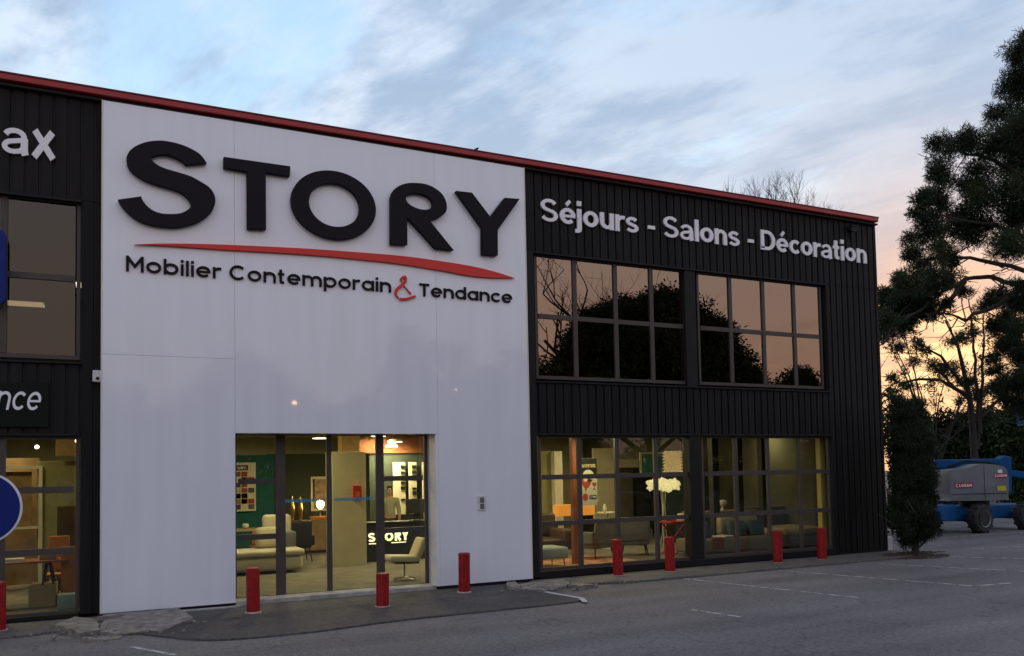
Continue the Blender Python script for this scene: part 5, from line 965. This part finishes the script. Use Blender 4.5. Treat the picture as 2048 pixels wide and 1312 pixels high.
# basket of a second lift, only its edge is in the photo
l2 = empty('work_basket', (30.35, 3.6, 0), 'blue raised work platform of another lift, cut by the right edge', 'work platform', rz=R_(-30))
b = MB()
for z in (3.75, 4.35, 4.95): b.tube([(-.6, -.4, z), (.9, -.4, z), (.9, .4, z), (-.6, .4, z), (-.6, -.4, z)], .035, 6)
for x in (-.6, .15, .9):
    for y in (-.4, .4): b.tube([(x, y, 3.7), (x, y, 4.95)], .035, 6)
b.build('railing', m_lb, l2); MB().box(-.62, .92, -.42, .42, 3.62, 3.69).build('platform', m_lb, l2); MB().tube([(.9, 0, 3.9), (2.3, 0, 2.2), (2.3, 0, .8)], .12, 8).build('jib', m_lb, l2); MB().box(1.5, 3.6, -.7, .7, .3, .9).build('chassis', m_lb, l2)
for x in (1.8, 3.3):
    for y in (-.8, .8): MB().lathe([(.38, -.14), (.45, -.1), (.45, .1), (.38, .14)], (x, y, .45), 20, 'Y').build('wheel', m_rubber, l2)
# ------------------------------------------------------------------ trees across the car park, mirrored in glass and gloss panels
def crown_dome(cx, cy, zc, rx, rz, n, seed, r=1.3, rough=0):
    g = random.Random(seed); o = []
    for i in range(n):
        a = g.uniform(0, 6.283); u = math.sqrt(g.random()); h = math.sqrt(max(0, 1-u*u)); o.append((cx+u*rx*math.cos(a), cy+u*rx*math.sin(a), zc+rz*h*(g.uniform(.15, .85) if i % 3 == 0 else g.uniform(.90-rough*.45, .96+rough*.08)), r*g.uniform(.85-rough*.4, 1.1+rough*.2)))
    return o
def far_tree(name, x, y, zc, rx, rz, n, seed, label, r=1.3, m=m_pine, per=330):
    P = empty(name, (x, y, 0), label, 'tree', 'trees across the car park'); leaf_mesh('crown', [rel(b[:3], (x, y, 0))+(b[3],) for b in crown_dome(x, y, zc, rx, rz, n, seed, r, 1 if name == 'broad_tree' else 0)], per, .22, .11, m, seed, parent=P)
    t = MB(); g = random.Random(seed); t.tube([(0, 0, 0), (g.uniform(-.3, .3), 0, zc*.6), (0, 0, zc+rz*.4)], [.3, .24, .12], 8)
    for k in range(6): a = k*1.05; t.tube([(0, 0, zc*.65), (rx*.4*math.cos(a), rx*.4*math.sin(a), zc+.3), (rx*.75*math.cos(a), rx*.75*math.sin(a), zc+rz*.35)], [.14, .09, .04], 6)
    t.build('trunk', m_bark, P)
far_tree('umbrella_pine', 32.2, -30, 4.6, 6.9, 9.2, 260, 61, 'huge umbrella pine mirrored in the upper bronze window', 1.45)
far_tree('umbrella_pine', 40.4, -31, 3.0, 2.6, 6.5, 70, 62, 'smaller pine mirrored right of the huge umbrella pine')
far_tree('umbrella_pine', 45.6, -30, 2.2, 2.6, 7.0, 55, 63, 'round pine mirrored low in the window nearest the right corner')
far_tree('umbrella_pine', 51.0, -31, 3, 1.6, 5.8, 50, 64, 'narrow tree mirrored at the right end of the upper window')
for k, (x, zc, rx, rz) in enumerate(((-9, 2.5, 4.5, 3.9), (-1.5, 2.5, 5.4, 4.1), (6.2, 3, 3.4, 4.9), (11.2, 2.4, 2.6, 3.6), (17.0, 3, 4.6, 6.8), (23.2, 3, 3.8, 6.2))):
    far_tree('broad_tree', x, -29.5, zc, rx, rz, 90, 70+k, ['tree mass mirrored beyond the left edge of the panel', 'low tree mirrored in the left white panel', 'taller tree mirrored above the entrance', 'low tree mirrored in the gap over the entrance', 'broad tree mirrored in the right of the white panel', 'tree mirrored at the seam of panel and upper window'][k], 1.4, m_bush, 230)
b2 = empty('bare_tree', (28.2, -32, 0), 'leafless tree mirrored above the huge umbrella pine', 'tree', 'trees across the car park'); t = MB(); g = random.Random(5)
t.tube([(0, 0, 0), (.2, 0, 5), (0, 0, 9)], [.4, .33, .25], 8)
for k in range(7): branches(t, (0, 0, 6.5+.4*k), (math.cos(k*2.4)*1.1, math.sin(k*2.4)*.8, 1.0), 3.9, .17, 4, g, .85, .05, 5, (2, 3))
t.build('trunk', m_bark, b2)
b3 = copy_tree(b2); b3.location = (34.5, -33, -.5); b3.rotation_euler = (0, 0, 2.1); b3['label'] = 'second leafless tree mirrored right of the first'
hb = []; g = random.Random(77)
for k in range(56): hb.append((-14+k*1.25+g.uniform(-.2, .2), -27+g.uniform(-.4, .4), 1.2+g.uniform(-.1, .2), 1.45)); hb.append((-14+k*1.25+g.uniform(-.3, .3), -27+g.uniform(-.4, .4), 2.5+g.uniform(-.3, .4), 1.3))
tag(leaf_mesh('hedge', hb, 330, .2, .10, m_bush, 78), 'long dark hedge mirrored across the lower shop windows', 'hedge')
for k, (x, z, la) in enumerate(((8.1, 5.87, 'lit street lamp mirrored as an orange dot above the entrance'), (16.57, 6.72, 'lit street lamp mirrored as an orange dot high on the right of the white panel'))):
    P = empty('street_lamp', (x, -28, 0), la, 'street lamp', 'street lamps across the car park'); MB().tube([(0, 0, 0), (0, 0, z+.1)], [.06, .04], 8).build('pole', m_dark, P)
    MB().tube([(0, 0, z), (0, 1.9, z+.1)], .03, 6).build('arm', m_dark, P); MB().lathe([(.10, .0), (.13, .06), (.05, .14)], (0, 1.9, z), 14).build('head', emis('sodium lamp', (1, .50, .18), 28), P)
# parked car outside the frame, mirrored in the lower shop window
m_car = mat('dark blue car paint', (.012, .022, .045), .3, coat=1, var=.05); m_cg = mat('car glass', (.01, .012, .014), .08)
car = empty('parked_car', (16.2, -9.2, 0), 'dark blue parked hatchback mirrored in the shop window', 'car', rz=R_(8))
MB().prism(smooth_poly([(-2.1, .35), (-2.15, .75), (-1.95, 1.0), (-1.5, 1.08), (-.95, 1.45), (.5, 1.48), (1.05, 1.05), (1.9, .92), (2.15, .7), (2.12, .35)], (0, 9), 4), -.85, .85).build('body', m_car, car, bevel=.09, seg=3, smooth=True)
for s in (-.86, .852): MB().prism([(-1.3, 1.06), (-.85, 1.38), (.42, 1.40), (.85, 1.06)], s, s+.008).build('side_window', m_cg, car)
for x in (-1.35, 1.35):
    for y in (-.78, .78):
        w = MB().lathe([(.22, -.10), (.31, -.11), (.32, 0), (.31, .11), (.22, .10)], (x, y, .32), 24, 'Y').build('wheel', m_rubber, car); MB().lathe([(.22, -.09), (.05, -.10), (.05, .10), (.22, .09)], (x, y, .32), 18, 'Y').build('rim', m_chrome, w)
for y in (-.6, .6): MB().box(2.05, 2.14, y-.18, y+.18, .68, .80).build('headlight', m_pw, car)
